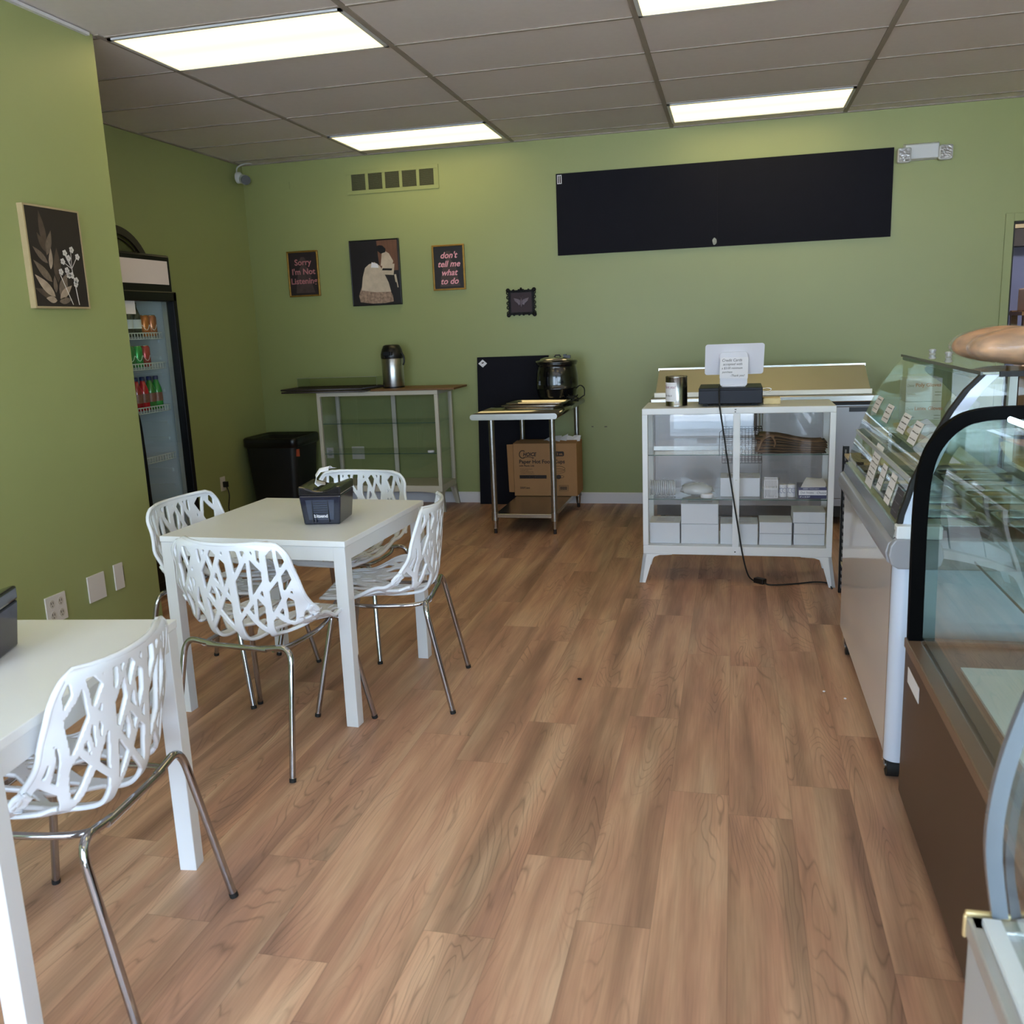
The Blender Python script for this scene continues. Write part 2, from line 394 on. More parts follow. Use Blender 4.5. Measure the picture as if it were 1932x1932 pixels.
# recessed lamps
def troffer(i, j, label):
    x0 = X0g+i*TX; y0 = Y0g+j*TY; x1 = x0+TX; y1 = y0+TY
    t = thing('ceiling_light', label, 'ceiling light', ((x0+x1)/2, (y0+y1)/2, H-.012), 0, 'recessed ceiling lights')
    f = MB(M['white']); e = .014
    f.box(x0+e, y0+e, H-.012, x1-e, y0+.034, H-.001); f.box(x0+e, y1-.034, H-.012, x1-e, y1-e, H-.001)
    f.box(x0+e, y0+e, H-.012, x0+.034, y1-e, H-.001); f.box(x1-.034, y0+e, H-.012, x1-e, y1-e, H-.001)
    build('frame', f, t)
    build('diffuser', B(M['lamp'], x0+.034, y0+.034, H-.008, x1-.034, y1-.034, H-.001), t, 'glowing warm white diffuser')
troffer(0, 0, 'recessed ceiling light at upper left, nearest the left wall corner')
troffer(0, 4, 'recessed ceiling light above the wall vent')
troffer(2, 4, 'recessed ceiling light above the long black wall board')
troffer(2, 0, 'recessed ceiling light cut off by the top edge of the photo')
for i, j, q in ((0, -4, 'over the near table'), (2, -4, 'over the aisle beside the bakery case'), (4, 0, 'over the staff side of the display freezer'), (4, -4, 'over the staff side of the bakery case'), (0, -8, 'inside the left shop window'), (2, -8, 'inside the right shop window')):
    troffer(i, j, 'recessed ceiling light outside the picture, '+q)

# ================================================================ BACK WALL FITTINGS
Yf = YW-.001
# long black board
t = thing('wall_board', 'long black menu board mounted high on the green back wall', 'board', (-.125, Yf-.01, 1.985))
bx0, bx1, bz0, bz1 = -1.346, 1.095, 1.984, 2.592
b = MB(M['blackm']); b.box(bx0, YW-.022, bz0, (bx0+bx1)/2-.0002, YW, bz1); b.box((bx0+bx1)/2+.0002, YW-.022, bz0, bx1, YW, bz1)
build('panel', b, t)
b = MB(M['paper']); b.box(bx0+.01, YW-.0235, bz1-.075, bx0+.045, YW-.022, bz1-.01)
b.m(M['ink']).box(bx0+.016, YW-.024, bz1-.07, bx0+.024, YW-.0235, bz1-.016).box(bx0+.030, YW-.024, bz1-.07, bx0+.039, YW-.0235, bz1-.016)
build('sticker', b, t, 'white barcode sticker')
rnd = random.Random(4)
b = MB(mat('peeled_tag', (176, 180, 172), .7, vary=.4, scale=60)); n = 11
pl = [(-.145+.020*math.cos(2*PI*k/n)*rnd.uniform(.7, 1.05), 2.022+.027*math.sin(2*PI*k/n)*rnd.uniform(.8, 1.05)) for k in range(n)]
b.prism(pl, 'y', YW-.0235, YW-.022); build('torn_tag', b, t, 'small torn grey tag')

# wall return vent
t = thing('wall_vent', 'green painted return air vent with five dark grilles', 'vent', (-2.69, Yf, 2.54))
vx0, vx1, vz0, vz1 = -3.083, -2.298, 2.558, 2.742
b = MB(M['wall']); n = 5; pw = (vx1-vx0-.05*1-.03*6)/5
xs = []; gx = vx0+.04
cw = (vx1-vx0-.08-.025*4)/5
for k in range(5): xs.append((vx0+.04+k*(cw+.025), vx0+.04+k*(cw+.025)+cw))
b.box(vx0, YW-.01, vz0, vx1, YW, vz0+.03); b.box(vx0, YW-.01, vz1-.03, vx1, YW, vz1)
ed = [vx0]+[v for p in xs for v in p]+[vx1]
for k in range(0, len(ed), 2): b.box(ed[k], YW-.01, vz0+.03, ed[k+1], YW, vz1-.03)
build('frame', b, t, bevel=.0015)
gd = mat('vent_dark', (42, 44, 26), .8); gs = mat('vent_slat', (92, 94, 62), .6)
for a, c in xs:
    b = MB(gd); b.box(a, YW-.002, vz0+.03, c, YW, vz1-.03)
    b.m(gs)
    for q in range(14): z = vz0+.033+q*(vz1-vz0-.066)/14; b.box(a, YW-.007, z+.003, c, YW-.002, z+.0065)
    build('grille', b, t)
build('electrical_stub', B(M['wall'], -3.603, YW-.006, 2.64, -3.597, YW, 2.70), label='thin green painted strip high on the back wall left of the vent', cat='wall strip')

# emergency light
t = thing('emergency_light', 'white twin-head emergency light high on the back wall by the black board', 'emergency light', (1.28, YW, 2.48))
b = MB(M['white']); b.hexa([(1.165, YW-.05, 2.50), (1.385, YW-.05, 2.50), (1.395, YW, 2.49), (1.155, YW, 2.49)], [(1.165, YW-.05, 2.595), (1.385, YW-.05, 2.595), (1.395, YW, 2.61), (1.155, YW, 2.61)])
build('body', b, t, bevel=.006)
lens = mat('lamp_lens', (190, 188, 186), .15, metal=.6, vary=.5, scale=70, bump=1)
for x, d in ((1.155, -.35), (1.425, .45)):
    b = MB(M['white']); b.box(x-.045, YW-.09, 2.475, x+.045, YW-.035, 2.575); hd = build('lamp_head', b, t, bevel=.012)
    build('lens', B(lens, x-.037, YW-.094, 2.483, x+.037, YW-.09, 2.567), hd, bevel=.001)

# security camera
t = thing('security_camera', 'white bullet security camera with black lens in the ceiling corner', 'security camera', (-3.96, 7.2, 2.7))
b = MB(M['white']); b.lathe([(.045, 2.69), (.045, 2.72), (.03, 2.735), (0, 2.735)], 0, 0)
b.v = [(-3.975+(z-2.69)*.9, 7.12+x, 2.735+y) for x, y, z in b.v]; build('mount', b, t)
b = MB(M['white']); b.tube([(-3.94, 7.14, 2.725), (-3.86, 7.04, 2.70)], .038, 18); build('housing', b, t)
b = MB(M['black']); b.tube([(-3.861, 7.041, 2.7003), (-3.845, 7.02, 2.695)], .037, 18); build('lens', b, t, 'glossy black lens face')
b = MB(M['white']); b.tube(smooth_path([(-3.99, 7.14, 2.76), (-3.985, 7.15, 2.82), (-3.94, 7.2, 2.855), (-3.9, 7.24, 2.86)]), .006, 8); build('cable', b, t)

# ---- pictures
def frame_on_back(t, x0, x1, z0, z1, fw, fm, depth=.022):
    b = MB(fm); y1 = YW; y0 = YW-depth
    b.prism([(x0, y0), (x1, y0), (x1, y1), (x0, y1)], 'z', z0, z0+fw); b.prism([(x0, y0), (x1, y0), (x1, y1), (x0, y1)], 'z', z1-fw, z1)
    b.box(x0, y0, z0+fw, x0+fw, y1, z1-fw); b.box(x1-fw, y0, z0+fw, x1, y1, z1-fw)
    return build('frame', b, t, bevel=.003)
def poly(b, pts, y): b.add([(p[0], y, p[1]) for p in pts], [tuple(range(len(pts)))]); return b
dim = mat('print_ground', (40, 26, 26), .6, vary=.5, scale=12); dim2 = mat('print_dark', (20, 13, 15), .5, vary=.4, scale=10)
ghost = mat('print_ghost', (78, 60, 58), .6, vary=.4, scale=25)
EX, EZ = Vector((1, 0, 0)), Vector((0, 0, 1))
def sign(x0, x1, z0, z1, lines, pm, bg, label, sz, shear, gh):
    t = thing('framed_print', label, 'picture', ((x0+x1)/2, YW, z0)); frame_on_back(t, x0, x1, z0, z1, .014, M['gold'])
    b = MB(bg); b.box(x0+.014, YW-.010, z0+.014, x1-.014, YW-.002, z1-.014)
    b.m(gh); cx = (x0+x1)/2; h = z1-z0
    poly(b, [(cx-.03, z1-.08), (cx-.015, z1-.05), (cx+.015, z1-.05), (cx+.03, z1-.08), (cx+.02, z1-.12), (cx+.06, z1-.16), (cx+.075, z0+.09), (cx+.095, z0+.03), (cx-.08, z0+.03), (cx-.07, z0+.10), (cx-.05, z1-.17), (cx-.02, z1-.12)][::-1], YW-.0104)
    build('print', b, t)
    b = MB(pm)
    for k, s_ in enumerate(lines):
        b.text(s_, sz, ((x0+x1)/2, YW-.012, z1-.105-k*h*(.19 if len(lines) == 4 else .205)-(0.0 if len(lines) == 4 else .01)), EX, EZ, shear=shear, offset=.0012, align='CENTER')
    build('lettering', b, t, 'pink lettering')
sign(-3.672, -3.39, 1.768, 2.142, ['Sorry', "I'm Not", 'Listening'], M['pinkdim'], dim, "gold framed dark print reading Sorry I'm Not Listening", .068, 0, ghost)
sign(-2.386, -2.113, 1.762, 2.120, ["don't", 'tell me', 'what', 'to do'], M['pink'], dim2, "gold framed black print reading don't tell me what to do", .068, .3, ghost)
# figure in a pale gown
t = thing('framed_picture', 'black framed picture of a figure in a long pale gown', 'picture', (-2.88, YW, 1.668))
x0, x1, z0, z1 = -3.098, -2.665, 1.668, 2.195
frame_on_back(t, x0, x1, z0, z1, .008, M['black'], .03)
b = MB(mat('oil_dark', (22, 13, 13), .45, vary=.4, scale=6)); b.box(x0+.008, YW-.025, z0+.008, x1-.008, YW-.002, z1-.008)
yy = YW-.0254; U = lambda u, v: (x0+u*(x1-x0), z0+v*(z1-z0))
b.m(mat('oil_plank', (112, 74, 52), .5, vary=.35, scale=6, stretch=(10, 1, 1)))
poly(b, [U(.60, .52), U(.97, .52), U(.97, .98), U(.56, .98)], yy)
pale = mat('oil_pale', (206, 188, 166), .5, vary=.25, scale=18); lace = mat('oil_lace', (176, 146, 124), .5, vary=.6, scale=45)
b.m(lace); poly(b, [U(.16, .06), U(.40, .03), U(.66, .03), U(.84, .05), U(.83, .14), U(.78, .22), U(.20, .28), U(.14, .16)], yy-.0003)
b.m(pale); poly(b, [U(.20, .24), U(.50, .20), U(.80, .20), U(.76, .34), U(.66, .52), U(.60, .60), U(.50, .66), U(.38, .63), U(.30, .58), U(.24, .44)], yy-.0006)
poly(b, [U(.62, .60), U(.84, .58), U(.88, .66), U(.80, .78), U(.72, .82), U(.66, .80)], yy-.0006)
poly(b, [U(.60, .47), U(.87, .45), U(.90, .62), U(.66, .61)], yy-.0008)
for a, c in (((.90, .46), (.935, .26)), ((.88, .46), (.90, .34))):
    poly(b, [U(a[0], a[1]), U(a[0]+.02, a[1]), U(c[0]+.02, c[1]), U(c[0], c[1])], yy-.0009)
b.m(M['paper']); poly(b, [U(.42, .58), U(.58, .57), U(.56, .63), U(.44, .66)], yy-.0010)
b.m(M['black']); poly(b, [U(.55, .86), U(.57, .90), U(.62, .91), U(.68, .90), U(.74, .85), U(.73, .80), U(.64, .78), U(.58, .82)], yy-.0011)
poly(b, [U(.64, .53), U(.84, .52), U(.85, .55), U(.66, .56)], yy-.0011)
build('painting', b, t)
# moth in ornate frame
t = thing('ornate_picture', 'small black ornate frame holding a winged moth relief', 'picture', (-1.657, YW, 1.53))
x0, x1, z0, z1 = -1.776, -1.538, 1.530, 1.748
fb = MB(mat('ornate_black', (10, 8, 12), .5, spec=.2)); fw = .032
for a in ((x0+.012, z0+.012, x1-.012, z0+fw), (x0+.012, z1-fw, x1-.012, z1-.012), (x0+.012, z0+fw, x0+fw, z1-fw), (x1-fw, z0+fw, x1-.012, z1-fw)):
    fb.box(a[0], YW-.014, a[1], a[2], YW, a[3])
def scroll(cx, cz, a0, sgn, r0=.016):
    pts = []
    for k in range(13):
        a = a0+sgn*k*.5; r = r0*(1-k/14); pts.append((cx+r*math.cos(a), YW-.014, cz+r*math.sin(a)))
    fb.tube(pts, .004, 6)
for k in range(6):
    q = x0+.02+(x1-x0-.04)*k/5
    for z, s_ in ((z0+.013, 1), (z1-.013, -1)): scroll(q, z, 0 if k % 2 else PI, s_ if k % 2 else -s_)
for k in range(5):
    q = z0+.03+(z1-z0-.06)*k/4
    for x, s_ in ((x0+.013, 1), (x1-.013, -1)): scroll(x, q, PI/2 if k % 2 else -PI/2, s_ if k % 2 else -s_)
for x in (x0+.012, x1-.012):
    for z in (z0+.012, z1-.012): fb.ball((x, YW-.012, z), .017, .010, .017)
fb.ball(((x0+x1)/2, YW-.012, z1-.004), .010, .008, .012)
build('frame', fb, t)
b = MB(mat('plum_backing', (44, 22, 32), .6)); b.box(x0+.03, YW-.008, z0+.03, x1-.03, YW-.002, z1-.03); build('backing', b, t)
b = MB(mat('moth_grey', (108, 92, 100), .4, metal=.3, vary=.4, scale=60)); cx, cz = (x0+x1)/2, (z0+z1)/2
for s_ in (-1, 1):
    b.prism([(cx, cz+.012), (cx+s_*.03, cz+.028), (cx+s_*.062, cz+.036), (cx+s_*.052, cz+.012), (cx+s_*.03, cz-.006), (cx+s_*.022, cz-.022), (cx, cz-.008)], 'y', YW-.0125, YW-.0085)
    b.tube([(cx, YW-.012, cz+.03), (cx+s_*.012, YW-.012, cz+.048)], .0015, 5)
b.ball((cx, YW-.013, cz-.002), .008, .005, .038)
build('moth', b, t)
# botanical picture on the left wall
t = thing('botanical_picture', 'dark botanical picture with pale leaves and white blossoms on left wall', 'picture', (XP, 3.54, 1.6))
y0, y1, z0, z1 = 3.385, 3.712, 1.618, 2.032
b = MB(mat('pale_wood_frame', (170, 152, 116), .6, vary=.1, scale=20))
b.box(XP, y0-.008, z0-.008, XP+.028, y0, z1+.008); b.box(XP, y1, z0-.008, XP+.028, y1+.008, z1+.008); b.box(XP, y0, z0-.008, XP+.028, y1, z0); b.box(XP, y0, z1, XP+.028, y1, z1+.008)
build('frame', b, t)
xx = XP+.0265; V = lambda u, v, k=0: (xx+k*.0003, y0+u*(y1-y0), z0+v*(z1-z0))
b = MB(mat('botanical_ground', (34, 27, 24), .6)); b.box(XP, y0, z0, xx, y1, z1)
lm1 = mat('leaf_grey', (120, 104, 90), .6, vary=.45, scale=30, stretch=(1, 8, 2)); lm2 = mat('leaf_brown', (86, 72, 60), .6, vary=.35, scale=30); lm3 = mat('leaf_light', (176, 156, 136), .6, vary=.35, scale=30)
def leaf(bu, bv, ang, L, wd, m, k):
    b.m(m); a = math.radians(ang); asp = (z1-z0)/(y1-y0); pts = []
    for i in range(9): s_ = i/8; pts.append((s_*L, wd*math.sin(PI*s_**.8)))
    for i in range(7, 0, -1): s_ = i/8; pts.append((s_*L, -wd*math.sin(PI*s_**.8)))
    q = [V(bu+(x*math.cos(a)-y*math.sin(a))*asp, bv+(x*math.sin(a)+y*math.cos(a)), k) for x, y in pts]
    b.add(q, [tuple(range(len(q)))[::-1], tuple(range(len(q)))][:1])
leaf(.30, .60, 96, .37, .045, lm2, 1); leaf(.30, .52, 68, .28, .04, lm1, 2); leaf(.30, .55, 118, .22, .035, lm2, 2); leaf(.34, .38, 80, .22, .03, lm3, 3)
leaf(.30, .44, 140, .25, .035, lm1, 3); leaf(.34, .25, 138, .32, .045, lm1, 4); leaf(.36, .10, 140, .34, .05, lm3, 5); leaf(.36, .08, 160, .3, .04, lm2, 4)
leaf(.45, .25, 84, .36, .055, lm2, 1); leaf(.38, .14, 88, .18, .03, lm1, 6); leaf(.46, .10, 62, .28, .06, lm1, 5); leaf(.44, .08, 35, .25, .04, lm3, 6)
leaf(.42, .05, 8, .2, .035, lm1, 6); leaf(.38, .06, 172, .16, .035, lm3, 6)
fl = mat('blossom_white', (222, 216, 212), .6); b.m(fl)
def seg(u0, v0, u1, v1, wd, k=8):
    d = Vector((u1-u0, (v1-v0)*1.27)); n_ = Vector((-d.y, d.x)).normalized()*wd
    b.add([V(u0-n_.x, v0-n_.y/1.27, k), V(u1-n_.x, v1-n_.y/1.27, k), V(u1+n_.x, v1+n_.y/1.27, k), V(u0+n_.x, v0+n_.y/1.27, k)], [(0, 1, 2, 3)])
seg(.80, .02, .74, .40, .008); seg(.68, .02, .50, .33, .006)
for u_, v_ in ((.86, .52), (.76, .58), (.66, .52), (.60, .46), (.62, .56), (.70, .49)): seg(.74, .40, u_, v_, .005)
for u_, v_ in ((.88, .53), (.78, .60), (.64, .56), (.58, .47), (.70, .51), (.52, .36), (.64, .38), (.72, .33), (.78, .24), (.80, .28), (.66, .33)):
    for k in range(5):
        a = 2*PI*k/5; cu_, cv_ = u_+.026*math.cos(a), v_+.02*math.sin(a)
        b.add([V(cu_+.022*math.cos(q*PI/3), cv_+.017*math.sin(q*PI/3), 9) for q in range(6)], [(0, 1, 2, 3, 4, 5)])
build('canvas', b, t)

# ---- wall plates
plate = mat('ivory_plate', (214, 208, 202), .4)
def left_plate(y0, y1, z0, z1, label, kind):
    t = thing('wall_plate' if kind != 'outlet' else 'wall_outlet', label, 'wall plate' if kind != 'outlet' else 'outlet', (XP, (y0+y1)/2, z0))
    build('cover', B(plate, XP, y0, z0, XP+.007, y1, z1), t, bevel=.002)
    if kind == 'outlet':
        for yc in (y0+.036, y1-.036):
            for zc in (z0+.036, z1-.036):
                b = MB(mat('socket_ivory', (196, 188, 176), .4)); b.prism([(yc+.017*math.cos(a), zc+.019*math.sin(a)) for a in [2*PI*k/16 for k in range(16)]], 'x', XP+.007, XP+.0085)
                b.m(M['ink'])
                for d in (-.006, .006): b.box(XP+.0085, yc+d-.0014, zc-.001, XP+.009, yc+d+.0014, zc+.010)
                b.box(XP+.0085, yc-.002, zc-.012, XP+.009, yc+.002, zc-.007); build('socket', b, t)
    if kind == 'switch': build('gap', B(M['ink'], XP, y1, z0+.03, XP+.004, y1+.006, z1-.02), t, 'dark gap beside the plate')
left_plate(3.207, 3.332, .245, .370, 'ivory quadruple outlet low on the left wall behind the near table', 'outlet')
left_plate(3.482, 3.600, .262, .388, 'blank square ivory plate low on the left wall', 'blank')
left_plate(3.672, 3.738, .268, .396, 'narrow ivory plate low on the left wall near its corner', 'switch')
t = thing('wall_outlet', 'ivory outlet with a black plug beside the trash bin', 'outlet', (XL, 6.5, .24))
build('cover', B(plate, XL, 6.465, .235, XL+.006, 6.535, .35), t, bevel=.002)
b = MB(M['black']); b.box(XL+.006, 6.492, .265, XL+.04, 6.522, .31); b.tube(smooth_path([(XL+.03, 6.507, .27), (XL+.05, 6.50, .2), (XL+.04, 6.49, .1), (XL+.05, 6.47, .006), (XL+.06, 6.2, .006), (XL+.05, 5.2, .006)]), .005, 8)
build('cooler_plug', b, label='black plug and cord hanging from the ivory wall outlet', cat='plug')
for x0, x1, z0, z1, lb in ((-3.452, -3.39, .385, .475, 'small grey outlet behind the empty glass cabinet, left'), (-3.215, -3.10, .375, .485, 'square grey plate behind the empty glass cabinet')):
    t = thing('wall_plate', lb, 'wall plate', ((x0+x1)/2, YW, z0)); build('cover', B(plate, x0, YW-.006, z0, x1, YW, z1), t, bevel=.002)
    if x1 < -3.3: build('socket', B(mat('socket_grey', (170, 168, 160), .4), x0+.015, YW-.008, z0+.02, x1-.015, YW-.006, z1-.02), t)
chip = mat('paint_chip', (96, 92, 74), .8)
for x, z, w_ in ((-1.104, .632, .016), (-.996, .63, .022)): build('paint_chip', B(chip, x-w_/2, YW-.0015, z-.004, x+w_/2, YW, z+.004), label='small scuff in green wall, %s of a pair right of the steel table' % ('left' if x < -1.05 else 'right'), cat='scuff')

# ================================================================ CAFE CHAIR
def chair_shell():
    prof = [(.250, .438), (.232, .452), (.16, .450), (.06, .440), (-.04, .434), (-.11, .434), (-.160, .450), (-.188, .495), (-.198, .56), (-.206, .64), (-.214, .72), (-.222, .792)]
    P = smooth_path([(0, y, z) for y, z in prof], 10)
    L = [0]
    for i in range(1, len(P)): L.append(L[-1]+(P[i]-P[i-1]).length)
    tot = L[-1]
    def curve(v):
        v = min(max(v, 0), tot); i = min(max(int(np.searchsorted(L, v))-1, 0), len(P)-2)
        t_ = (v-L[i])/max(L[i+1]-L[i], 1e-9); p = P[i].lerp(P[i+1], t_)
        d = (P[min(i+2, len(P)-1)]-P[max(i-1, 0)]).normalized(); return p, Vector((0, -d.z, d.y))*-1
    def width(v):
        x = min(v/tot, 1.0)
        ks = [(0, .190), (.12, .212), (.3, .245), (.45, .268), (.6, .276), (.75, .260), (.9, .240), (1, .230)]
        for (a, b_), (c, d) in zip(ks, ks[1:]):
            if x <= c: s_ = (x-a)/(c-a); s_ = s_*s_*(3-2*s_); w_ = b_+(d-b_)*s_; break
        r = .06
        d = min(v, tot-v)
        if d < r: w_ += -r+math.sqrt(max(r*r-(r-d)**2, 0))
        return w_
    def lift(v):
        x = min(v/tot, 1.0)
        ks = [(0, .0), (.15, .012), (.35, .075), (.5, .135), (.62, .125), (.8, .07), (1, .045)]
        for (a, b_), (c, d) in zip(ks, ks[1:]):
            if x <= c: s_ = (x-a)/(c-a); s_ = s_*s_*(3-2*s_); return b_+(d-b_)*s_
        return .03
    def pos(u, v):
        w_ = max(width(v), 1e-4); s_ = max(-1, min(1, u/w_)); p, n_ = curve(v)
        sw = math.copysign(1, s_)
        return Vector((u*(1-.03*s_*s_), p.y, p.z))+n_*lift(v)*abs(s_)**2.4
    # branch network
    rnd = random.Random(12); segs = []
    def near(x, y, skip):
        best = 9
        for k, (a, b_, c, d, w_, gid) in enumerate(segs):
            if gid in skip: continue
            dx, dy = c-a, d-b_; q = max(0, min(1, ((x-a)*dx+(y-b_)*dy)/(dx*dx+dy*dy+1e-12)))
            best = min(best, math.hypot(x-a-q*dx, y-b_-q*dy))
        return best
    gid = [0]
    def grow(x, y, ang, w_, skip, wob=.05, maxl=.6, drift=0):
        gid[0] += 1; me = gid[0]; pts = [(x, y)]; l_ = 0
        while l_ < maxl:
            nx, ny = x+.014*math.sin(ang), y+.014*math.cos(ang); segs.append((x, y, nx, ny, w_, me)); x, y = nx, ny; l_ += .014
            pts.append((x, y, ang)); ang += rnd.uniform(-wob, wob)+drift
            if y > tot-.012 or y < .012 or abs(x) > width(y)-.010: break
            if l_ > .03 and near(x, y, skip | {me}) < .004: break
        return me, pts
    mid = .50*tot
    for dirn in (1, -1):
        tr = []
        for x0, a in ((-.185, -.10), (-.085, -.04), (.03, .03), (.135, .06), (.215, .12)):
            aa = a if dirn > 0 else PI-a
            g_, pts = grow(x0, mid, aa, .027 if abs(x0) < .1 else .021, set(), .022, .5); tr.append((g_, pts, x0))
        lv = []
        for g_, pts, x0 in tr:
            k = 3+rnd.randint(0, 2); side = 1 if rnd.random() < .5 else -1
            while k < len(pts)-2:
                x, y, an = pts[k]; off = rnd.uniform(.55, .80)*side
                g2, p2 = grow(x, y, an+off, .0155, {g_}, .015, .3, -off*.012); lv.append((g2, p2, g_, side)); side = -side; k += rnd.randint(3, 5)
        for g2, p2, g_, side in lv:
            if len(p2) > 6:
                x, y, an = p2[len(p2)//2]; grow(x, y, an-side*rnd.uniform(.6, .9), .012, {g2}, .015, .18)
    # a solid patch around the bend
    A_ = np.array([s_[:5] for s_ in segs])
    nu, nv = 104, 176
    F = np.full((nv+1, nu+1), -1.0); UV = np.zeros((nv+1, nu+1, 2))
    for j in range(nv+1):
        v = tot*j/nv; w_ = max(width(v), .02)
        for i in range(nu+1): UV[j, i] = (w_*(2*i/nu-1), v)
        u = UV[j, :, 0][:, None]
        dx = A_[:, 2]-A_[:, 0]; dy = A_[:, 3]-A_[:, 1]
        q = np.clip(((u-A_[:, 0])*dx+(v-A_[:, 1])*dy)/(dx*dx+dy*dy), 0, 1)
        d = np.hypot(u-A_[:, 0]-q*dx, v-A_[:, 1]-q*dy)
        F[j] = (A_[:, 4]*.5-d).max(axis=1)
        rim = np.maximum(.016-(w_-np.abs(UV[j, :, 0])), .019-min(v, tot-v))
        F[j] = np.maximum(F[j], rim)
        F[j, 0] = F[j, -1] = .01
    F[0, :] = F[-1, :] = .01
    vid = {}; vs = []; fs = []
    def corner(j, i):
        if ('c', j, i) not in vid: vid[('c', j, i)] = len(vs); vs.append(pos(*UV[j, i]))
        return vid[('c', j, i)]
    def edge(a, b_):
        k = ('e',)+tuple(sorted((a, b_)))
        if k not in vid:
            a, b_ = k[1], k[2]; fa, fb = F[a], F[b_]; q = min(max(fa/(fa-fb), .04), .96); p = UV[a]*(1-q)+UV[b_]*q; vid[k] = len(vs); vs.append(pos(*p))
        return vid[k]
    for j in range(nv):
        for i in range(nu):
            cs = [(j, i), (j, i+1), (j+1, i+1), (j+1, i)]; ins = [F[c] > 0 for c in cs]
            if not any(ins): continue
            pg = []
            for k in range(4):
                a, b_ = cs[k], cs[(k+1) % 4]
                if ins[k]: pg.append(corner(*a))
                if ins[k] != ins[(k+1) % 4]: pg.append(edge(a, b_))
            if len(pg) > 2: fs.append(pg)
    mb = MB(M['plastic']); mb.add(vs, fs, True)
    rimpts = []
    for j in range(0, nv+1, 3): rimpts.append((1, tot*j/nv))
    for q in np.linspace(.8, -.8, 9): rimpts.append((q, tot))
    for j in range(nv, -1, -3): rimpts.append((-1, tot*j/nv))
    for q in np.linspace(-.8, .8, 9): rimpts.append((q, 0))
    rp = [pos(s_*width(v), v) for s_, v in rimpts]
    cl = [rp[0]]
    for p in rp[1:]:
        if (p-cl[-1]).length > .006: cl.append(p)
    cl.append(rp[0])
    return mb, cl
def make_chair():
    t = thing('cafe_chair', 'x', 'chair', (0, 0, 0), 0, 'white branch pattern cafe chairs')
    mb, rim = chair_shell()
    o = build('seat_shell', mb, t)
    sd = o.modifiers.new('thickness', 'SOLIDIFY'); sd.thickness = .011; sd.offset = 0; sd.use_even_offset = False
    r = MB(M['plastic']); r.tube(rim, .0075, 8, caps=False); build('rim', r, t)
    zt = .418
    fr = MB(M['chrome'])
    for s_ in (-1, 1):
        fr.tube(smooth_path([(s_*.14, -.17, zt+.002), (s_*.16, -.10, zt-.004), (s_*.165, .06, zt-.004), (s_*.15, .17, zt+.002)]), .0085, 10)
    fr.tube([(-.12, -.175, zt+.004), (.12, -.175, zt+.004)], .0098, 10); fr.tube([(-.11, .18, zt+.004), (.11, .18, zt+.004)], .0098, 10)
    build('seat_frame', fr, t)
    for sx, sy, fx, fy, bx, by in ((-1, -1, .238, -.262, .212, -.172), (1, -1, .238, -.262, .212, -.172), (-1, 1, .260, .262, .205, .18), (1, 1, .260, .262, .205, .18)):
        foot = Vector((sx*fx, fy, .012)); knee = Vector((sx*bx, by, zt+.004)); d = (foot-knee)
        P0 = Vector((sx*(bx-.12), by, zt+.004)); K = Vector((sx*(bx+.004), by, zt+.020)); e0 = (P0-K).normalized()*.048; e1 = (foot-K).normalized()*.062
        pth = [P0]+[(K+e0)*(1-q)**2+K*2*q*(1-q)+(K+e1)*q*q for q in [i/9 for i in range(10)]]+[foot]
        lg = build('leg', MB(M['chrome']).tube(pth, .0105, 12), t)
        dn = d.normalized(); f2 = foot+dn*.011; f2.z = 0.001
        build('foot_cap', MB(M['rubber']).tube([foot-dn*.002, f2], .0114, 12), lg, 'black rubber foot cap')
    return t
ch = make_chair(); R = math.radians
spots = [(-1.615, 2.80, -6.5, 'white branch patterned chair at the front of the middle table, back to the camera'),
         (-1.335, 3.31, 99, 'white branch patterned chair on the right side of the middle table, near the aisle'),
         (-2.09, 3.32, -94, 'white branch patterned chair against the left wall corner, behind the middle table'),
         (-1.755, 3.86, 175, 'white branch patterned chair at the far side of the middle table, facing the camera'),
         (-1.512, 1.645, 96, 'white branch patterned chair at the near table in the lower left foreground')]
for k, (x, y, a, lb) in enumerate(spots):
    if k == 0: ch.location = (x, y, 0); ch.rotation_euler = (0, 0, R(a)); ch['label'] = lb
    else: dup(ch, (x, y, 0), R(a), lb)

# ================================================================ TABLES
def make_table(sz, label):
    t = thing('dining_table', label, 'table', (0, 0, 0), 0, 'square white tables'); h = .72; a = sz/2
    build('tabletop', B(M['table'], -a, -a, h-.022, a, a, h), t, bevel=.002)
    ap = MB(M['white']); q = .004
    for y in (-a+q, a-q-.018): ap.box(-a+.05, y, h-.075, a-.05, y+.018, h-.023)
    for x in (-a+q, a-q-.018): ap.box(x, -a+.05, h-.075, x+.018, a-.05, h-.023)
    build('apron', ap, t)
    for sx in (-1, 1):
        for sy in (-1, 1):
            x = sx*(a-.002); y = sy*(a-.002); x2 = x-sx*.048; y2 = y-sy*.048; e = .004
            lo = [(min(x, x2), min(y, y2)), (max(x, x2), min(y, y2)), (max(x, x2), max(y, y2)), (min(x, x2), max(y, y2))]
            m = MB(M['white']); m.hexa([(p[0], p[1], 0) for p in lo], [(p[0], p[1], h-.023) for p in lo]); build('leg', m, t, bevel=.002)
    return t
T = make_table(.78, 'square white table with four chairs, in the middle left')
T.location = (-1.727, 3.345, 0); T.rotation_euler = (0, 0, R(-2.4))
T2 = dup(T, (0, 0, 0), R(7.5), 'square white table cut off at the lower left, with one chair')
c7, s7 = math.cos(R(7.5)), math.sin(R(7.5))
T2.location = (-1.448-(.39*c7-.39*s7), 2.049-(.39*s7+.39*c7), 0)

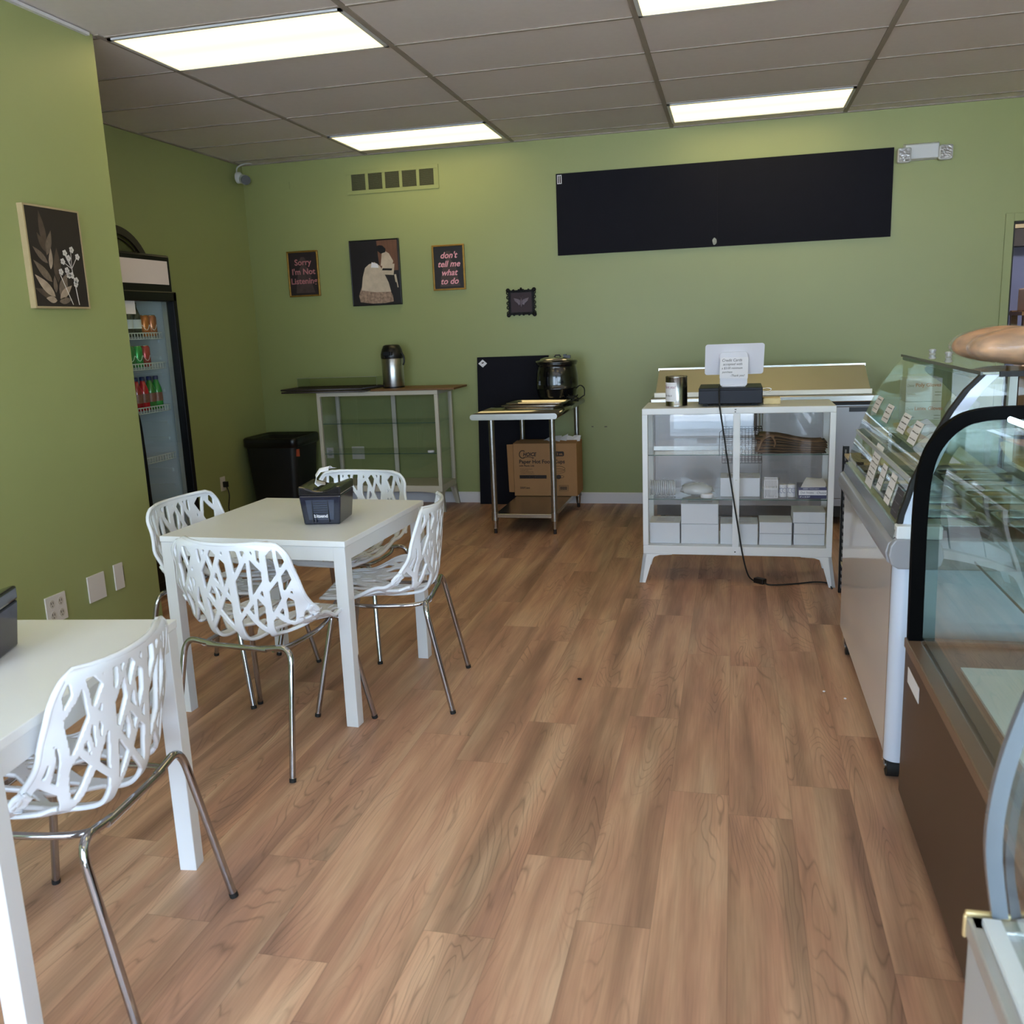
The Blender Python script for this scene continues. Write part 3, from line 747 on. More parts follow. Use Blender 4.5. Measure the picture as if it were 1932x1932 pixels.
def napkin_box(x, y, rz, label):
    t = thing('napkin_dispenser', label, 'napkin dispenser', (0, 0, 0), 0, 'tabletop napkin dispensers')
    b = MB(M['navy'])
    b.hexa([(-.072, -.09, 0), (.072, -.09, 0), (.072, .09, 0), (-.072, .09, 0)], [(-.084, -.098, .118), (.084, -.098, .118), (.084, .098, .118), (-.084, .098, .118)])
    build('body', b, t, bevel=.006)
    b = MB(mat('lid_black', (14, 15, 22), .12, coat=.3)); n = 12; tp_ = []
    for i in range(n+1):
        xl = -.085+.17*i/n; tp_.append((xl, .152+.010*math.cos(2*PI*i/n)-.008))
    b.prism([(-.0845, .118), (.0845, .118)]+tp_[::-1], 'y', -.099, .099, False)
    build('lid', b, t, bevel=.006)
    b = MB(mat('smoke_window', (58, 64, 82), .15)); b.hexa([(-.05, -.0925, .02), (.05, -.0925, .02), (.05, -.089, .02), (-.05, -.089, .02)], [(-.058, -.0985, .10), (.058, -.0985, .10), (.058, -.094, .10), (-.058, -.094, .10)])
    b.m(M['black'])
    for k in range(6):
        z = .045+k*.009; b.box(-.03+k*.001, -.0995, z, .03-k*.001, -.0965, z+.002)
    b.box(-.033, -.0985, .01, -.030, -.0915, .098); b.box(.030, -.0985, .01, .033, -.0915, .098); b.box(-.02, -.0985, .01, -.018, -.0915, .04)
    build('window', b, t, 'smoky window with printed bars')
    b = MB(M['paper']); b.text('bitsend', .019, (0, -.101, .030), EX, EZ, offset=.0004, align='CENTER')
    b.v = [(p[0], -.0940-(p[2])*.065, p[2]) for p in b.v]
    build('lettering', b, t)
    b = MB(M['paper'])
    prof = [(-.012, .148, -.02), (-.034, .164, -.022), (-.028, .190, -.014), (-.004, .214, -.004), (.036, .222, .008)]
    vs = []; n = 9
    for i, (px, pz, q) in enumerate(prof):
        for k in range(n): s_ = k/(n-1); vs.append((px+.012*math.sin(3*s_+i), -.045+.09*s_*(1-.1*i)+q, pz-.008*abs(s_-.5)*2*i/2+.003*math.sin(7*s_)))
    b.add(vs, [(i*n+k, i*n+k+1, (i+1)*n+k+1, (i+1)*n+k) for i in range(4) for k in range(n-1)], True)
    nk = build('napkin', b, t, 'white napkin pulled up'); nk.modifiers.new('s', 'SOLIDIFY').thickness = .0008
    t.location = (x, y, .72); t.rotation_euler = (0, 0, rz); return t
nb = napkin_box(-1.578, 3.297, R(8), 'navy napkin dispenser with a raised napkin on the middle table')
dup(nb, (-1.775, 1.70, .72), R(20), 'dark napkin dispenser at the left photo edge on the near table')

# ================================================================ GLASS CABINETS
def glass_cabinet(x0, x1, y0, y1, m, label, stile=True, drop=0):
    t = thing('glass_cabinet', label, 'cabinet', ((x0+x1)/2, (y0+y1)/2, 0)); zt, zb = .984, .165; p = .03
    b = MB(m); b.box(x0, y0, zt-.034, x1, y1, zt); build('top_panel', b, t, bevel=.003)
    b = MB(m); b.box(x0, y0, zb, x1, y1, zb+.05); build('bottom_panel', b, t, bevel=.003)
    for x in (x0, x1-p):
        for y in (y0, y1-p): build('post', B(m, x, y, zb+.05, x+p, y+p, zt-.034), t, bevel=.002)
    xc = (x0+x1)/2
    for k, (y, ym) in enumerate(((y0, y0+.02), (y1-.02, y1))):
        if (k == 0) == stile:
            build('stile', B(m, xc-.018, y+.001, zb+.05, xc+.018, ym-.001, zt-.034), t, bevel=.002)
    g_ = .004
    for a, c in ((x0+p, xc-.018 if stile else xc), (xc+.018 if stile else xc, x1-p)): build('door_pane', B(M['cabglass'], a, y0+.008, zb+.05, c, y0+.008+g_, zt-.034), t)
    build('back_pane', B(M['cabglass'], x0+p, y1-.012, zb+.05, x1-p, y1-.008, zt-.034), t)
    for x in (x0+.01, x1-.014): build('side_pane', B(M['cabglass'], x, y0+p, zb+.05, x+g_, y1-p, zt-.034), t)
    for z in (.478, .726):
        b = MB(M['shelfglass']); b.box(x0+.016, y0+.024, z-.005, x1-.016, y1-.02, z)
        s_ = build('shelf', b, t); build('shelf_edge', B(M['glassedge'], x0+.016, y0+.0225, z-.005, x1-.016, y0+.024, z), s_)
    for sx, xa in ((-1, x0), (1, x1)):
        for sy, ya in ((-1, y0), (1, y1)):
            fx = xa+sx*.022; fy = ya+sy*.012
            X = lambda d: xa-sx*d
            b = MB(m)
            th = .022; yi = ya-sy*th
            pl = [(X(0), zb), (X(.16), zb), (X(.16), zb-.002), (X(.09), zb-.005), (X(.064), zb-.014), (X(.050), zb-.032), (X(.042), zb-.060), (X(.012), 0), (X(-.022), 0)]
            n = len(pl); vs = [(px, ya+sy*.012*(1-pz/zb), pz) for px, pz in pl]+[(px, yi+sy*.012*(1-pz/zb), pz) for px, pz in pl]
            b.add(vs, [tuple(range(n)), tuple(range(n, 2*n))[::-1]]+[(i, (i+1) % n, n+(i+1) % n, n+i) for i in range(n)])
            pl = [(0, zb), (.14, zb), (.14, zb-.002), (.08, zb-.005), (.056, zb-.016), (.042, zb-.035), (.036, zb-.06), (.018, 0), (-.012, 0)]
            vs = [(xa+sx*.022*(1-pz/zb), ya-sy*py, pz) for py, pz in pl]+[(xa+sx*.022*(1-pz/zb)-sx*.018, ya-sy*py, pz) for py, pz in pl]
            b.add(vs, [tuple(range(n)), tuple(range(n, 2*n))[::-1]]+[(i, (i+1) % n, n+(i+1) % n, n+i) for i in range(n)])
            build('leg', b, t)
    if stile:
        for z in (.705, .585):
            b = MB(m); b.tube([(xc, y0+.001, z), (xc, y0-.016, z)], .007, 12); build('knob', b, t)
        b = MB(M['rubber']); b.box(xc-.012, y0-.001, zt-.014, xc-.002, y0, zt-.010); b.box(xc-.012, y0-.001, zt-.026, xc-.004, y0, zt-.022); b.box(xc-.006, y0-.001, zb+.018, xc+.002, y0, zb+.024)
        build('lock_mark', b, t)
    return t
CX0, CX1, CY0, CY1 = -.484, .528, 5.005, 5.40
glass_cabinet(CX0, CX1, CY0, CY1, M['white'], 'white glass-door cabinet holding bakery boxes under the register')
OX0, OX1, OY0, OY1 = -3.312, -2.272, 6.87, 7.26
glass_cabinet(OX0, OX1, OY0, OY1, M['cream'], 'empty glass cabinet against the back wall, warm lighting painted into its frame colour', stile=False)
zt = .9845
build('wood_board', B(M['wood'], -2.83, 6.86, zt, -2.13, 7.23, zt+.016), label='thin brown wood board on the empty glass cabinet', cat='board', bevel=.002)
# black folded racks
rk = mat('rack_metal', (62, 54, 54), .4, metal=.3, vary=.2, scale=30)
def rack(x0, x1, y0, y1, z, label):
    b = MB(rk); b.tube([(x0, y0, z), (x1, y0, z), (x1, y1, z), (x0, y1, z), (x0, y0, z)], .007, 8)
    for k in range(22): x = x0+(x1-x0)*(k+.5)/22; b.tube([(x, y0, z+.002), (x, y1, z+.002)], .003, 5)
    build('wire_rack', b, label=label, cat='rack', group='black wire racks on the cabinet')
rack(-3.58, -2.86, 6.80, 7.2, zt+.008, 'black wire rack lying on the empty glass cabinet, lower of two')
rack(-3.60, -2.87, 6.83, 7.22, zt+.026, 'black wire rack lying on the empty glass cabinet, upper of two')
b = MB(M['black']); b.tube(smooth_path([(-2.88, 6.81, zt+.03), (-2.78, 6.835, zt+.04), (-2.70, 6.84, zt+.045)]), .008, 8); build('folded_leg', b, label='black bent rod sticking out beside the wire racks', cat='rod')
t = thing('acrylic_tray', 'clear acrylic tray standing upright on the black wire racks', 'tray', (-3.15, 7.0, zt+.038)); ac = glass('acrylic', (.80, .82, .78), 1.2)
b = MB(ac); b.box(-3.50, 6.93, zt+.038, -2.80, 6.935, zt+.115); build('front_panel', b, t)
b = MB(M['glass']); b.box(-3.50, 6.935, zt+.038, -3.495, 7.15, zt+.115); b.box(-2.805, 6.935, zt+.038, -2.80, 7.15, zt+.115); build('side_panel', b, t)
b = MB(mat('acrylic_edge', (150, 152, 136), .3)); b.tube([(-3.50, 6.932, zt+.04), (-3.50, 6.932, zt+.116), (-2.802, 6.932, zt+.116), (-2.802, 6.932, zt+.04)], .0022, 5); build('edge', b, t)
# airpot
ax, ay, az = -2.70, 7.05, zt+.016
t = thing('airpot', 'stainless steel airpot with black pump lid on the wood board', 'airpot', (ax, ay, az))
b = MB(M['steel']); b.lathe([(.086, az+.004), (.088, az+.012), (.088, az+.235), (.084, az+.245)], ax, ay, 36); build('body', b, t)
build('base_ring', MB(M['black']).lathe([(.088, az), (.0895, az+.004), (.089, az+.012)], ax, ay, 36), t)
b = MB(M['black']); b.lathe([(.089, az+.235), (.092, az+.245), (.092, az+.27), (.080, az+.31), (.066, az+.338), (.05, az+.345), (0, az+.345)], ax, ay, 36)
b.box(ax-.035, ay-.11, az+.262, ax+.035, ay-.05, az+.292); b.tube([(ax-.03, ay-.085, az+.27), (ax-.03, ay-.105, az+.24)], .012, 10)
build('pump_lid', b, t, 'black pump lid', bevel=.002)
b = MB(M['chrome']); b.box(ax-.005, ay-.065, az+.320, ax+.012, ay-.045, az+.336); build('latch', b, t)
b = MB(M['black']); b.tube(smooth_path([(ax+.085, ay-.02, az+.28), (ax+.105, ay-.02, az+.255), (ax+.108, ay-.02, az+.21), (ax+.098, ay-.02, az+.18)]), .007, 8); build('handle', b, t)
build('soap_dish', MB(M['paper']).lathe([(.022, .4785), (.028, .482), (.028, .492), (.024, .497), (0, .497)], -2.372, 6.93, 20), label='small white cap on the shelf of the empty cabinet', cat='cap')

# ================================================================ TRASH BIN
t = thing('trash_bin', 'black trash bin in the back left corner', 'trash bin', (-3.72, 6.97, 0))
b = MB(mat('black_bin_plastic', (12, 13, 14), .5, vary=.15))
def rrect(cx, cy, hx, hy, r, n=5):
    out = []
    for qx, qy, a0 in ((1, 1, 0), (-1, 1, 90), (-1, -1, 180), (1, -1, 270)):
        for k in range(n+1): a = R(a0+90*k/n); out.append((cx+qx*(hx-r)+r*math.cos(a), cy+qy*(hy-r)+r*math.sin(a)))
    return out
def loft(b, rings, cap0=True, cap1=True, smooth=True):
    n = len(rings[0]); vs = [p for r_ in rings for p in r_]
    b.add(vs, [(i*n+j, i*n+(j+1) % n, (i+1)*n+(j+1) % n, (i+1)*n+j) for i in range(len(rings)-1) for j in range(n)], smooth)
    if cap0: b.add(rings[0], [tuple(range(n))[::-1]])
    if cap1: b.add(rings[-1], [tuple(range(n))])
rr = lambda hx, hy, z, r=.05: [(x, y, z) for x, y in rrect(-3.72, 6.99, hx, hy, r)]
loft(b, [rr(.195, .19, 0), rr(.232, .225, .58), rr(.232, .225, .61), rr(.20, .19, .61), rr(.18, .17, .3)], True, True)
build('body', b, t)
b = MB(mat('bin_liner', (10, 10, 12), .3, bump=.6, scale=25)); loft(b, [rr(.236, .229, .545), rr(.245, .236, .56), rr(.246, .238, .615), rr(.238, .23, .628), rr(.20, .19, .60)], False, False); build('liner', b, t, 'black bag folded over the rim')
build('sticker', B(mat('orange_sticker', (170, 74, 44), .5), -3.50, 6.80, .47, -3.472, 6.81, .53), t, 'small orange sticker')

# ================================================================ STEEL WORK TABLE
t = thing('steel_work_table', 'narrow stainless steel work table with undershelf by the back wall', 'work table', (-1.43, 6.6, 0))
sx0, sx1, sy0, sy1, sz = -1.755, -1.145, 5.985, 7.18, .872
b = MB(M['top']); pr_ = []
n = 8
for k in range(n+1): a = -PI/2-PI*k/n; pr_.append((sx0+.02+.02*math.cos(a), sz-.02+.02*math.sin(a)))
for k in range(n+1): a = PI/2-PI*k/n; pr_.append((sx1-.02+.02*math.cos(a), sz-.02+.02*math.sin(a)))
b.prism(pr_, 'y', sy0, sy1, True); build('worktop', b, t); b = MB(M['steel']); b.prism(pr_, 'y', sy0-.003, sy0, True); build('front_edge', b, t)
build('undershelf', B(M['steelh'], -1.645, 6.14, .115, -1.21, 7.13, .145), t, bevel=.003)
for x, y in ((-1.65, 6.155), (-1.215, 6.155), (-1.65, 7.12), (-1.205, 7.12)):
    b = MB(M['steel']); b.tube([(x, y, .1), (x, y, sz-.04)], .0205, 18); lg = build('leg', b, t)
    build('collar', MB(M['steel']).tube([(x, y, .095), (x, y, .155)], .026, 18), lg)
    b = MB(M['silver']); b.tube([(x, y, .1), (x, y, .035)], .02, 16, rs=[.022, .017]); b.m(M['ink']).tube([(x, y, .035), (x, y, 0)], .012, 12); build('foot', b, lg, 'bullet foot')
# leaning black panel
t = thing('leaning_panel', 'black board leaning on the back wall behind the steel work table', 'board', (-1.75, 7.23, 0))
b = MB(M['blackm']); b.hexa([(-2.055, 7.205, 0), (-1.46, 7.205, 0), (-1.46, 7.225, 0), (-2.055, 7.225, 0)], [(-2.04, 7.25, 1.215), (-1.445, 7.25, 1.215), (-1.445, 7.27, 1.215), (-2.04, 7.27, 1.215)])
build('panel', b, t)
b = MB(M['paper']); c_ = Vector((-1.992, 7.2445, 1.165)); d_ = .024
b.add([c_+Vector((x*.7071*1.1, 0, z*.7071)) for x, z in ((-.048, 0), (0, -.045), (.048, 0), (0, .045))], [(0, 1, 2, 3)])
b.m(M['ink']).add([c_+Vector((x, -.0008, z)) for x, z in ((-.010, .006), (-.006, -.002), (.012, 0.004), (.008, .012))], [(0, 1, 2, 3)]); build('sticker', b, t, 'white diamond sticker')
# cardboard box
t = thing('cardboard_box', 'brown cardboard carton of paper cups on the steel table undershelf', 'box', (-1.4, 6.95, .146))
qx0, qx1, qy0, qy1, qz0, qz1 = -1.660, -1.160, 6.815, 7.085, .1465, .560
build('carton', B(M['card'], qx0, qy0, qz0, qx1, qy1, qz1), t, bevel=.004)
b = MB(M['card']); b.hexa([(qx0-.045, qy0+.01, qz0+.03), (qx0-.002, qy0-.004, qz0+.03), (qx0, qy0, qz0+.03), (qx0-.043, qy0+.014, qz0+.03)], [(qx0-.055, qy0+.02, qz1-.01), (qx0-.002, qy0-.004, qz1-.005), (qx0, qy0, qz1-.005), (qx0-.053, qy0+.024, qz1-.01)])
b.add([(qx0, qy0, qz1), (qx1, qy0, qz1), (qx1-.01, qy0+.1, qz1+.012), (qx0+.01, qy0+.1, qz1+.012)], [(0, 1, 2, 3)]); build('flap', b, t)
b = MB(M['ink']); yy = qy0-.001
def tx(s_, size, x, z, off=0, sh=0, sx=1.0, m=None):
    if m: b.m(m)
    b.text(s_, size, (x, yy, z), EX, EZ, offset=off, shear=sh, sx=sx)
lx = qx0+.045
tx('HOICE', .040, lx+.032, .462, .0014, .25, .85)
b.tube([(lx+.030+.026*math.cos(a), yy, .475+.030*math.sin(a)) for a in [R(50+k*20) for k in range(14)]], .0035, 6)
b.tube(smooth_path([(lx+.035, yy, .449), (lx+.07, yy, .456), (lx+.10, yy, .452), (lx+.112, yy, .447)]), .0025, 5); b.ball((lx+.112, yy, .447), .008, .002, .004)
tx('Paper Hot Food Cups', .0405, lx, .405, .0011); tx('with Plastic Lids', .0185, lx, .380, .0005)
for k, s_ in enumerate(('- Sturdy double-board', '  insulated cups', '- Translucent plastic lids', '  convenient to transport')): tx(s_, .0115, lx, .357-k*.012)
b.box(lx, yy, .285, lx+.215, yy+.001, .312); b.m(M['card']); tx('Medley Design', .019, lx+.012, .293)
b.v = [(p[0], p[1] if not (i >= 0) else p[1], p[2]) for i, p in enumerate(b.v)]
b.m(M['ink']); tx('250/Case', .021, lx, .205, .0005)
b.prism(rrect(-1.298, .478, .040, .019, .012), 'y', yy, yy+.001)
b.m(M['card']); yy -= .0006; tx('12 oz.', .026, -1.330, .469, .0006); yy += .0006
b.m(M['ink'])
for zc, rx, rz in ((.362, .052, .020), (.345, .052, .018), (.300, .042, .012)): b.tube([(-1.305+rx*math.cos(a), yy, zc+rz*math.sin(a)) for a in [2*PI*k/20 for k in range(21)]], .0012, 4)
b.ball((-1.305, yy, .298), .020, .001, .017)
for k in range(16): b.box(-1.295+k*.0035, yy, .196, -1.295+k*.0035+(.0018 if k % 3 else .0026), yy+.001, .222)
for s_ in ((-1.302, .188, -1.230, .190), (-1.302, .230, -1.230, .232), (-1.302, .188, -1.300, .232), (-1.232, .188, -1.230, .232)): b.box(s_[0], yy, s_[1], s_[2], yy+.001, s_[3])
build('lettering', b, t, 'dark printed lettering and cup drawing')
# move reversed-out words slightly forward
b = MB(M['paper']); rnd = random.Random(3)
for k in range(5):
    x = -1.40+k*.05; z = .562; a = rnd.uniform(.4, 1.2)
    b.add([(x-.04, 6.85, z), (x+.05, 6.84+.02*k, z+.002), (x+.055, 6.95, z+.03+.012*(k % 3)), (x, 6.97, z+.045*a), (x-.04, 6.93, z+.008)], [(0, 1, 2, 3, 4)])
cp = build('crumpled_paper', b, label='crumpled white paper on top of the cardboard carton', cat='paper'); cp.modifiers.new('s', 'SOLIDIFY').thickness = .001
# soup kettle
kx, ky, kz = -1.318, 6.93, sz+.001
t = thing('soup_kettle', 'black round soup kettle with steel lid on the steel work table', 'soup kettle', (kx, ky, kz))
kb = mat('kettle_black', (13, 13, 17), .16, coat=.6)
b = MB(kb); b.lathe([(.115, kz), (.125, kz+.008), (.152, kz+.05), (.163, kz+.10), (.166, kz+.104), (.163, kz+.108), (.165, kz+.15), (.160, kz+.21), (.150, kz+.26), (.146, kz+.275), (.155, kz+.28), (.158, kz+.295), (.148, kz+.305), (.135, kz+.308)], kx, ky, 44); build('body', b, t)
build('rim', MB(kb).lathe([(.135, kz+.300), (.160, kz+.292), (.163, kz+.300), (.158, kz+.312), (.125, kz+.316)], kx, ky, 44), t)
build('lid', MB(M['silver']).lathe([(.128, kz+.314), (.124, kz+.326), (.09, kz+.336), (.04, kz+.340), (0, kz+.341)], kx, ky, 36), t, 'steel lid')
b = MB(M['black']); b.box(kx+.065, ky-.05, kz+.325, kx+.115, ky-.02, kz+.350); b.box(kx+.062, ky-.052, kz+.345, kx+.085, ky-.018, kz+.358); b.tube([(kx-.01, ky-.03, kz+.338), (kx+.0, ky-.03, kz+.352), (kx+.03, ky-.03, kz+.352), (kx+.04, ky-.03, kz+.338)], .006, 8); build('handle', b, t)
b = MB(mat('kettle_plate', (40, 42, 50), .3)); b.box(kx-.118, ky-.158+.03, kz+.135, kx-.062, ky-.112, kz+.165); build('control_plate', b, t)
b = MB(M['rubber']); pts = [(kx+.15, ky-.05, kz+.11), (kx+.19, ky-.05, kz+.125), (kx+.225, ky-.05, kz+.09), (kx+.222, ky-.06, kz+.03)]
c0 = Vector((-1.175, 6.78, 0))
pts = smooth_path([(kx+.155, ky-.04, kz+.10), (kx+.19, ky-.06, kz+.122), (kx+.222, ky-.08, kz+.10), (kx+.225, ky-.09, kz+.05)])
for k in range(44):
    a = k*.55; rr_ = .05+.012*math.sin(k*.9); pts.append(Vector((-1.178+rr_*math.cos(a)*.75, 6.80+rr_*math.sin(a), kz+.006+.001*k+(.012 if k % 5 == 0 else 0))))
b.tube(pts, .0045, 6)
build('power_cable', b, label='coiled black power cable beside the soup kettle', cat='cable')
# sheet pans
def pan(x, y, z, label):
    t = thing('sheet_pan', label, 'tray', (x, y, z), R(-4), 'silver trays on the work table')
    b = MB(mat('aluminium', (216, 208, 200), .25, metal=1, vary=.1)); hx, hy = .21, .15
    o_ = [(-hx, -hy, .022), (hx, -hy, .022), (hx, hy, .022), (-hx, hy, .022)]
    rings = []
    for sx_, z_ in ((1.0, .020), (1.0, .024), (.94, .023), (.89, .003), (.87, .001)):
        rings.append([(px*1.0*sx_, py*sx_ if sx_ == 1 else py*(sx_-.02), z_) for px, py in rrect(0, 0, hx, hy, .03, 3)])
    loft(b, rings, False, True, True)
    me = MB(); me.__dict__.update(b.__dict__); me.v = [(p[0]+x, p[1]+y, p[2]+z) for p in b.v]
    o = build('pan', me, t); o.modifiers.new('s', 'SOLIDIFY').thickness = .0012
pan(-1.40, 6.45, sz+.001, 'silver sheet tray on the work table, bottom of two'); pan(-1.375, 6.49, sz+.016, 'silver sheet tray on the work table, top of two')

# ================================================================ ON THE WHITE CABINET
zc = .985
cxn, cyn = -.305, 5.15
t = thing('tip_can', 'tin can with a handwritten paper label on the white cabinet', 'can', (cxn, cyn, zc))
tin = mat('tin', (170, 168, 165), .2, metal=1, vary=.1)
b = MB(tin); b.lathe([(.060, zc), (.061, zc+.003), (.0595, zc+.006), (.0595, zc+.158), (.061, zc+.162), (.058, zc+.164), (.056, zc+.158), (.056, zc+.02), (0, zc+.02)], cxn, cyn, 40); build('can', b, t)
b = MB(M['paper']); n = 10; a0, a1 = R(180+8), R(180+92)
vs = [(cxn+.0605*math.cos(a0+(a1-a0)*k/n), cyn+.0605*math.sin(a0+(a1-a0)*k/n), z) for z in (zc+.028, zc+.132) for k in range(n+1)]
b.add(vs, [(k, k+1, n+2+k, n+1+k) for k in range(n)], True); lb = build('paper_label', b, t, 'white paper label')
b = MB(mat('purple_ink', (150, 70, 110), .6)); b.text('Thank you!', .022, (0, 0, zc+.10), EX, EZ, shear=.3, sx=.8)
nv_ = len(b.v); b.m(M['ink']); b.text('We like it', .016, (.008, 0, zc+.055), EX, EZ, shear=.3, sx=.8)
b.v = [(cxn+.0612*math.cos(a0+R(4)+p[0]/.061), cyn+.0612*math.sin(a0+R(4)+p[0]/.061), p[2]) for p in b.v]; build('lettering', b, lb)
# cash drawer
t = thing('cash_drawer', 'black cash drawer under the register on the white cabinet', 'cash drawer', (-.013, 5.22, zc))
build('housing', B(M['navy'] if False else mat('drawer_black', (14, 16, 24), .4, spec=.2), -.182, 5.075, zc+.012, .156, 5.40, zc+.098), t, bevel=.003)
build('front', B(mat('drawer_front', (18, 21, 34), .4, spec=.2), -.180, 5.066, zc+.014, .154, 5.078, zc+.086), t, bevel=.002)
b = MB(M['rubber'])
for x in (-.16, .10):
    for y in (5.1, 5.33): b.box(x, y, zc, x+.03, y+.03, zc+.012)
build('foot', b, t)
# register stand with tablet
zr = zc+.099
t = thing('tablet_register', 'white tablet register stand with a handwritten card note', 'register', (.003, 5.2, zr))
wp_ = mat('register_white', (226, 226, 236), .3)
tab = MB(wp_); rp_ = rrect(0.008, .228-.015+0, .1555, .083, .012)
th_ = R(16)
def tilt(px, py, pz): # px across, py height on plate, pz thickness
    return (px, 5.155+py*math.sin(th_)*-0.0+(-.0)+pz+.02*0, zr+py)
ring = [(x, y) for x, y in rrect(.006, .148, .1565, .0835, .014)]
slant = lambda x, y, d: (x+(y-.148)*.03, 5.165-(y-.148)*.28+d, zr+y)
loft(tab, [[slant(x, y, 0) for x, y in ring], [slant(x, y, .012) for x, y in ring]], True, True, False); build('tablet', tab, t, bevel=.003)
b = MB(wp_); ring = rrect(.003, .078, .0725, .094, .02)
loft(b, [[(x, 5.132-(y-.08)*.10, zr+y-.006+.022) for x, y in ring], [(x, 5.162-(y-.08)*.10, zr+y-.006+.022) for x, y in ring]], True, True, False)
build('stand', b, t, bevel=.003)
b = MB(wp_); b.box(-.06, 5.13, zr, .066, 5.30, zr+.01); b.box(-.055, 5.16, zr+.01, .06, 5.2, zr+.1); build('base', b, t, bevel=.003)
b = MB(M['paper']); nt = lambda x, z: (x, 5.1295-(z-.075)*.10, zr+z)
b.add([nt(-.072, .048), nt(.078, .044), nt(.080, .160), nt(-.068, .160)], [(0, 1, 2, 3)]); note = build('note', b, t, 'white note card'); 
b = MB(M['ink'])
for k, (s_, dx, sz_) in enumerate((('Credit Cards', .008, .021), ('accepted with', .014, .019), ('a $3.00 minimum', .007, .0165), ('purchase', .010, .0155), ('-Thank you!', .052, .0165))):
    b.text(s_, sz_, (-.068+dx, 0, .138-k*.0205), EX, EZ, shear=.25, offset=0, sx=.95)
b.v = [(p[0], 5.1290-(p[2]-.075)*.10, zr+p[2]) for p in b.v]; build('lettering', b, note)
build('sponge', B(mat('cream_block', (226, 206, 158), .8, vary=.1, scale=40, bump=.4), .160, 5.12, zc, .252, 5.22, zc+.036), label='cream coloured block beside the cash drawer', cat='block', bevel=.006)
b = MB(M['silver']); b.tube(smooth_path([(.157, 5.2, zc+.082), (.19, 5.2, zc+.084), (.205, 5.2, zc+.076), (.19, 5.2, zc+.066), (.157, 5.2, zc+.068)]), .003, 6); build('key_ring', b, label='small wire loop at the side of the cash drawer', cat='wire loop')
# cable and adapter
b = MB(M['rubber'])
pts = smooth_path([(-.072, 5.12, zr+.004), (-.072, 5.055, zr+.002), (-.070, 4.995, zc+.03), (-.062, 4.985, .95), (-.048, 4.985, .86), (-.012, 4.985, .62), (.03, 4.985, .36), (.062, 4.99, .17), (.09, 5.01, .06), (.118, 5.04, .018), (.135, 5.06, .014)])
b.tube(pts, .0042, 8)
pts = smooth_path([(.178, 5.02, .014), (.20, 5.00, .006), (.26, 5.005, .005), (.36, 5.04, .005), (.45, 5.08, .005), (.51, 5.07, .005), (.525, 5.02, .005), (.53, 4.96, .005)]); b.tube(pts, .0042, 8)
t = build('register_cable', b, label='thin black cable running from the register down to the floor', cat='cable')
b = MB(M['black']); c, s_ = math.cos(R(-38)), math.sin(R(-38))
q = lambda x, y, z: (.157+x*c-y*s_, 5.04+x*s_+y*c, z)
b.hexa([q(-.032, -.018, .001), q(.032, -.018, .001), q(.032, .018, .001), q(-.032, .018, .001)], [q(-.032, -.018, .03), q(.032, -.018, .03), q(.032, .018, .03), q(-.032, .018, .03)])
build('power_adapter', b, label='small black power adapter on the floor before the white cabinet', cat='adapter', bevel=.004)

# ---- cabinet contents
win = mat('box_window', (170, 164, 166), .3)
def bakery_box(x0, x1, y0, y1, z0, z1, label, window=True):
    t = thing('bakery_box', label, 'box', ((x0+x1)/2, (y0+y1)/2, z0), 0, 'white bakery boxes in the glass cabinet')
    build('carton', B(M['box'], x0, y0, z0, x1, y1, z1), t, bevel=.003)
    b = MB(M['box']); b.box(x0-.001, y0-.0015, z1-.002, x1+.001, y1+.001, z1+.001); build('lid', b, t)
    if window: build('window', B(win, x0+.035, y0+.04, z1+.001, x1-.035, y1-.04, z1+.0016), t, 'clear lid window')
zb = .2155
bakery_box(-.452, -.283, 5.06, 5.24, zb, zb+.118, 'single white bakery box at the left end of the bottom cabinet shelf')
bakery_box(-.276, -.070, 5.06, 5.25, zb, zb+.112, 'lower of two stacked white bakery boxes left of the cabinet centre', False)
bakery_box(-.276, -.072, 5.06, 5.25, zb+.114, zb+.228, 'upper of two stacked white bakery boxes left of the cabinet centre')
bakery_box(-.060, .142, 5.06, 5.24, zb, zb+.116, 'single white bakery box behind the centre post of the bottom shelf')
bakery_box(.150, .322, 5.06, 5.24, zb, zb+.063, 'lower of the two flat white boxes right of the cabinet centre', False)
bakery_box(.150, .322, 5.06, 5.24, zb+.065, zb+.128, 'upper of the two flat white boxes right of the cabinet centre', False)
for k in range(3): bakery_box(.333+(0 if k < 2 else -.006), .495, 5.07, 5.25, zb+k*.062, zb+k*.062+.060, 'flat white box, %s of three at the right end of the bottom shelf' % ('lowest', 'middle', 'topmost')[k], False)
zm = .4785
bakery_box(-.062, .150, 5.10, 5.27, zm, zm+.105, 'white bakery box on the middle shelf behind the cabinet centre post')
clear = mat('clear_plastic', (214, 216, 220), .12, alpha=.75, coat=.5)
t = thing('lid_stack', 'sleeve of clear plastic lids at the left end of the middle shelf', 'lids', (-.385, 5.13, zm))
b = MB(clear)
for k in range(14): x = -.452+k*.0105; b.tube([(x, 5.13, zm+.045), (x+.006, 5.13, zm+.045)], .042 if k % 2 else .044, 18)
build('lids', b, t, kind='stuff')
b = MB(clear); rnd = random.Random(8); b.ball((-.19, 5.14, zm+.036), .095, .07, .034, 18, 8, .12, rnd); build('plastic_bag', b, label='crumpled clear bag of supplies on the middle shelf', cat='bag')
build('tape_roll', MB(M['paper']).lathe([(.012, zm+.001), (.033, zm+.001), (.035, zm+.004), (.035, zm+.020), (.033, zm+.023), (.012, zm+.023)], -.135, 5.075, 24), label='white tape roll lying flat on the middle shelf', cat='tape')
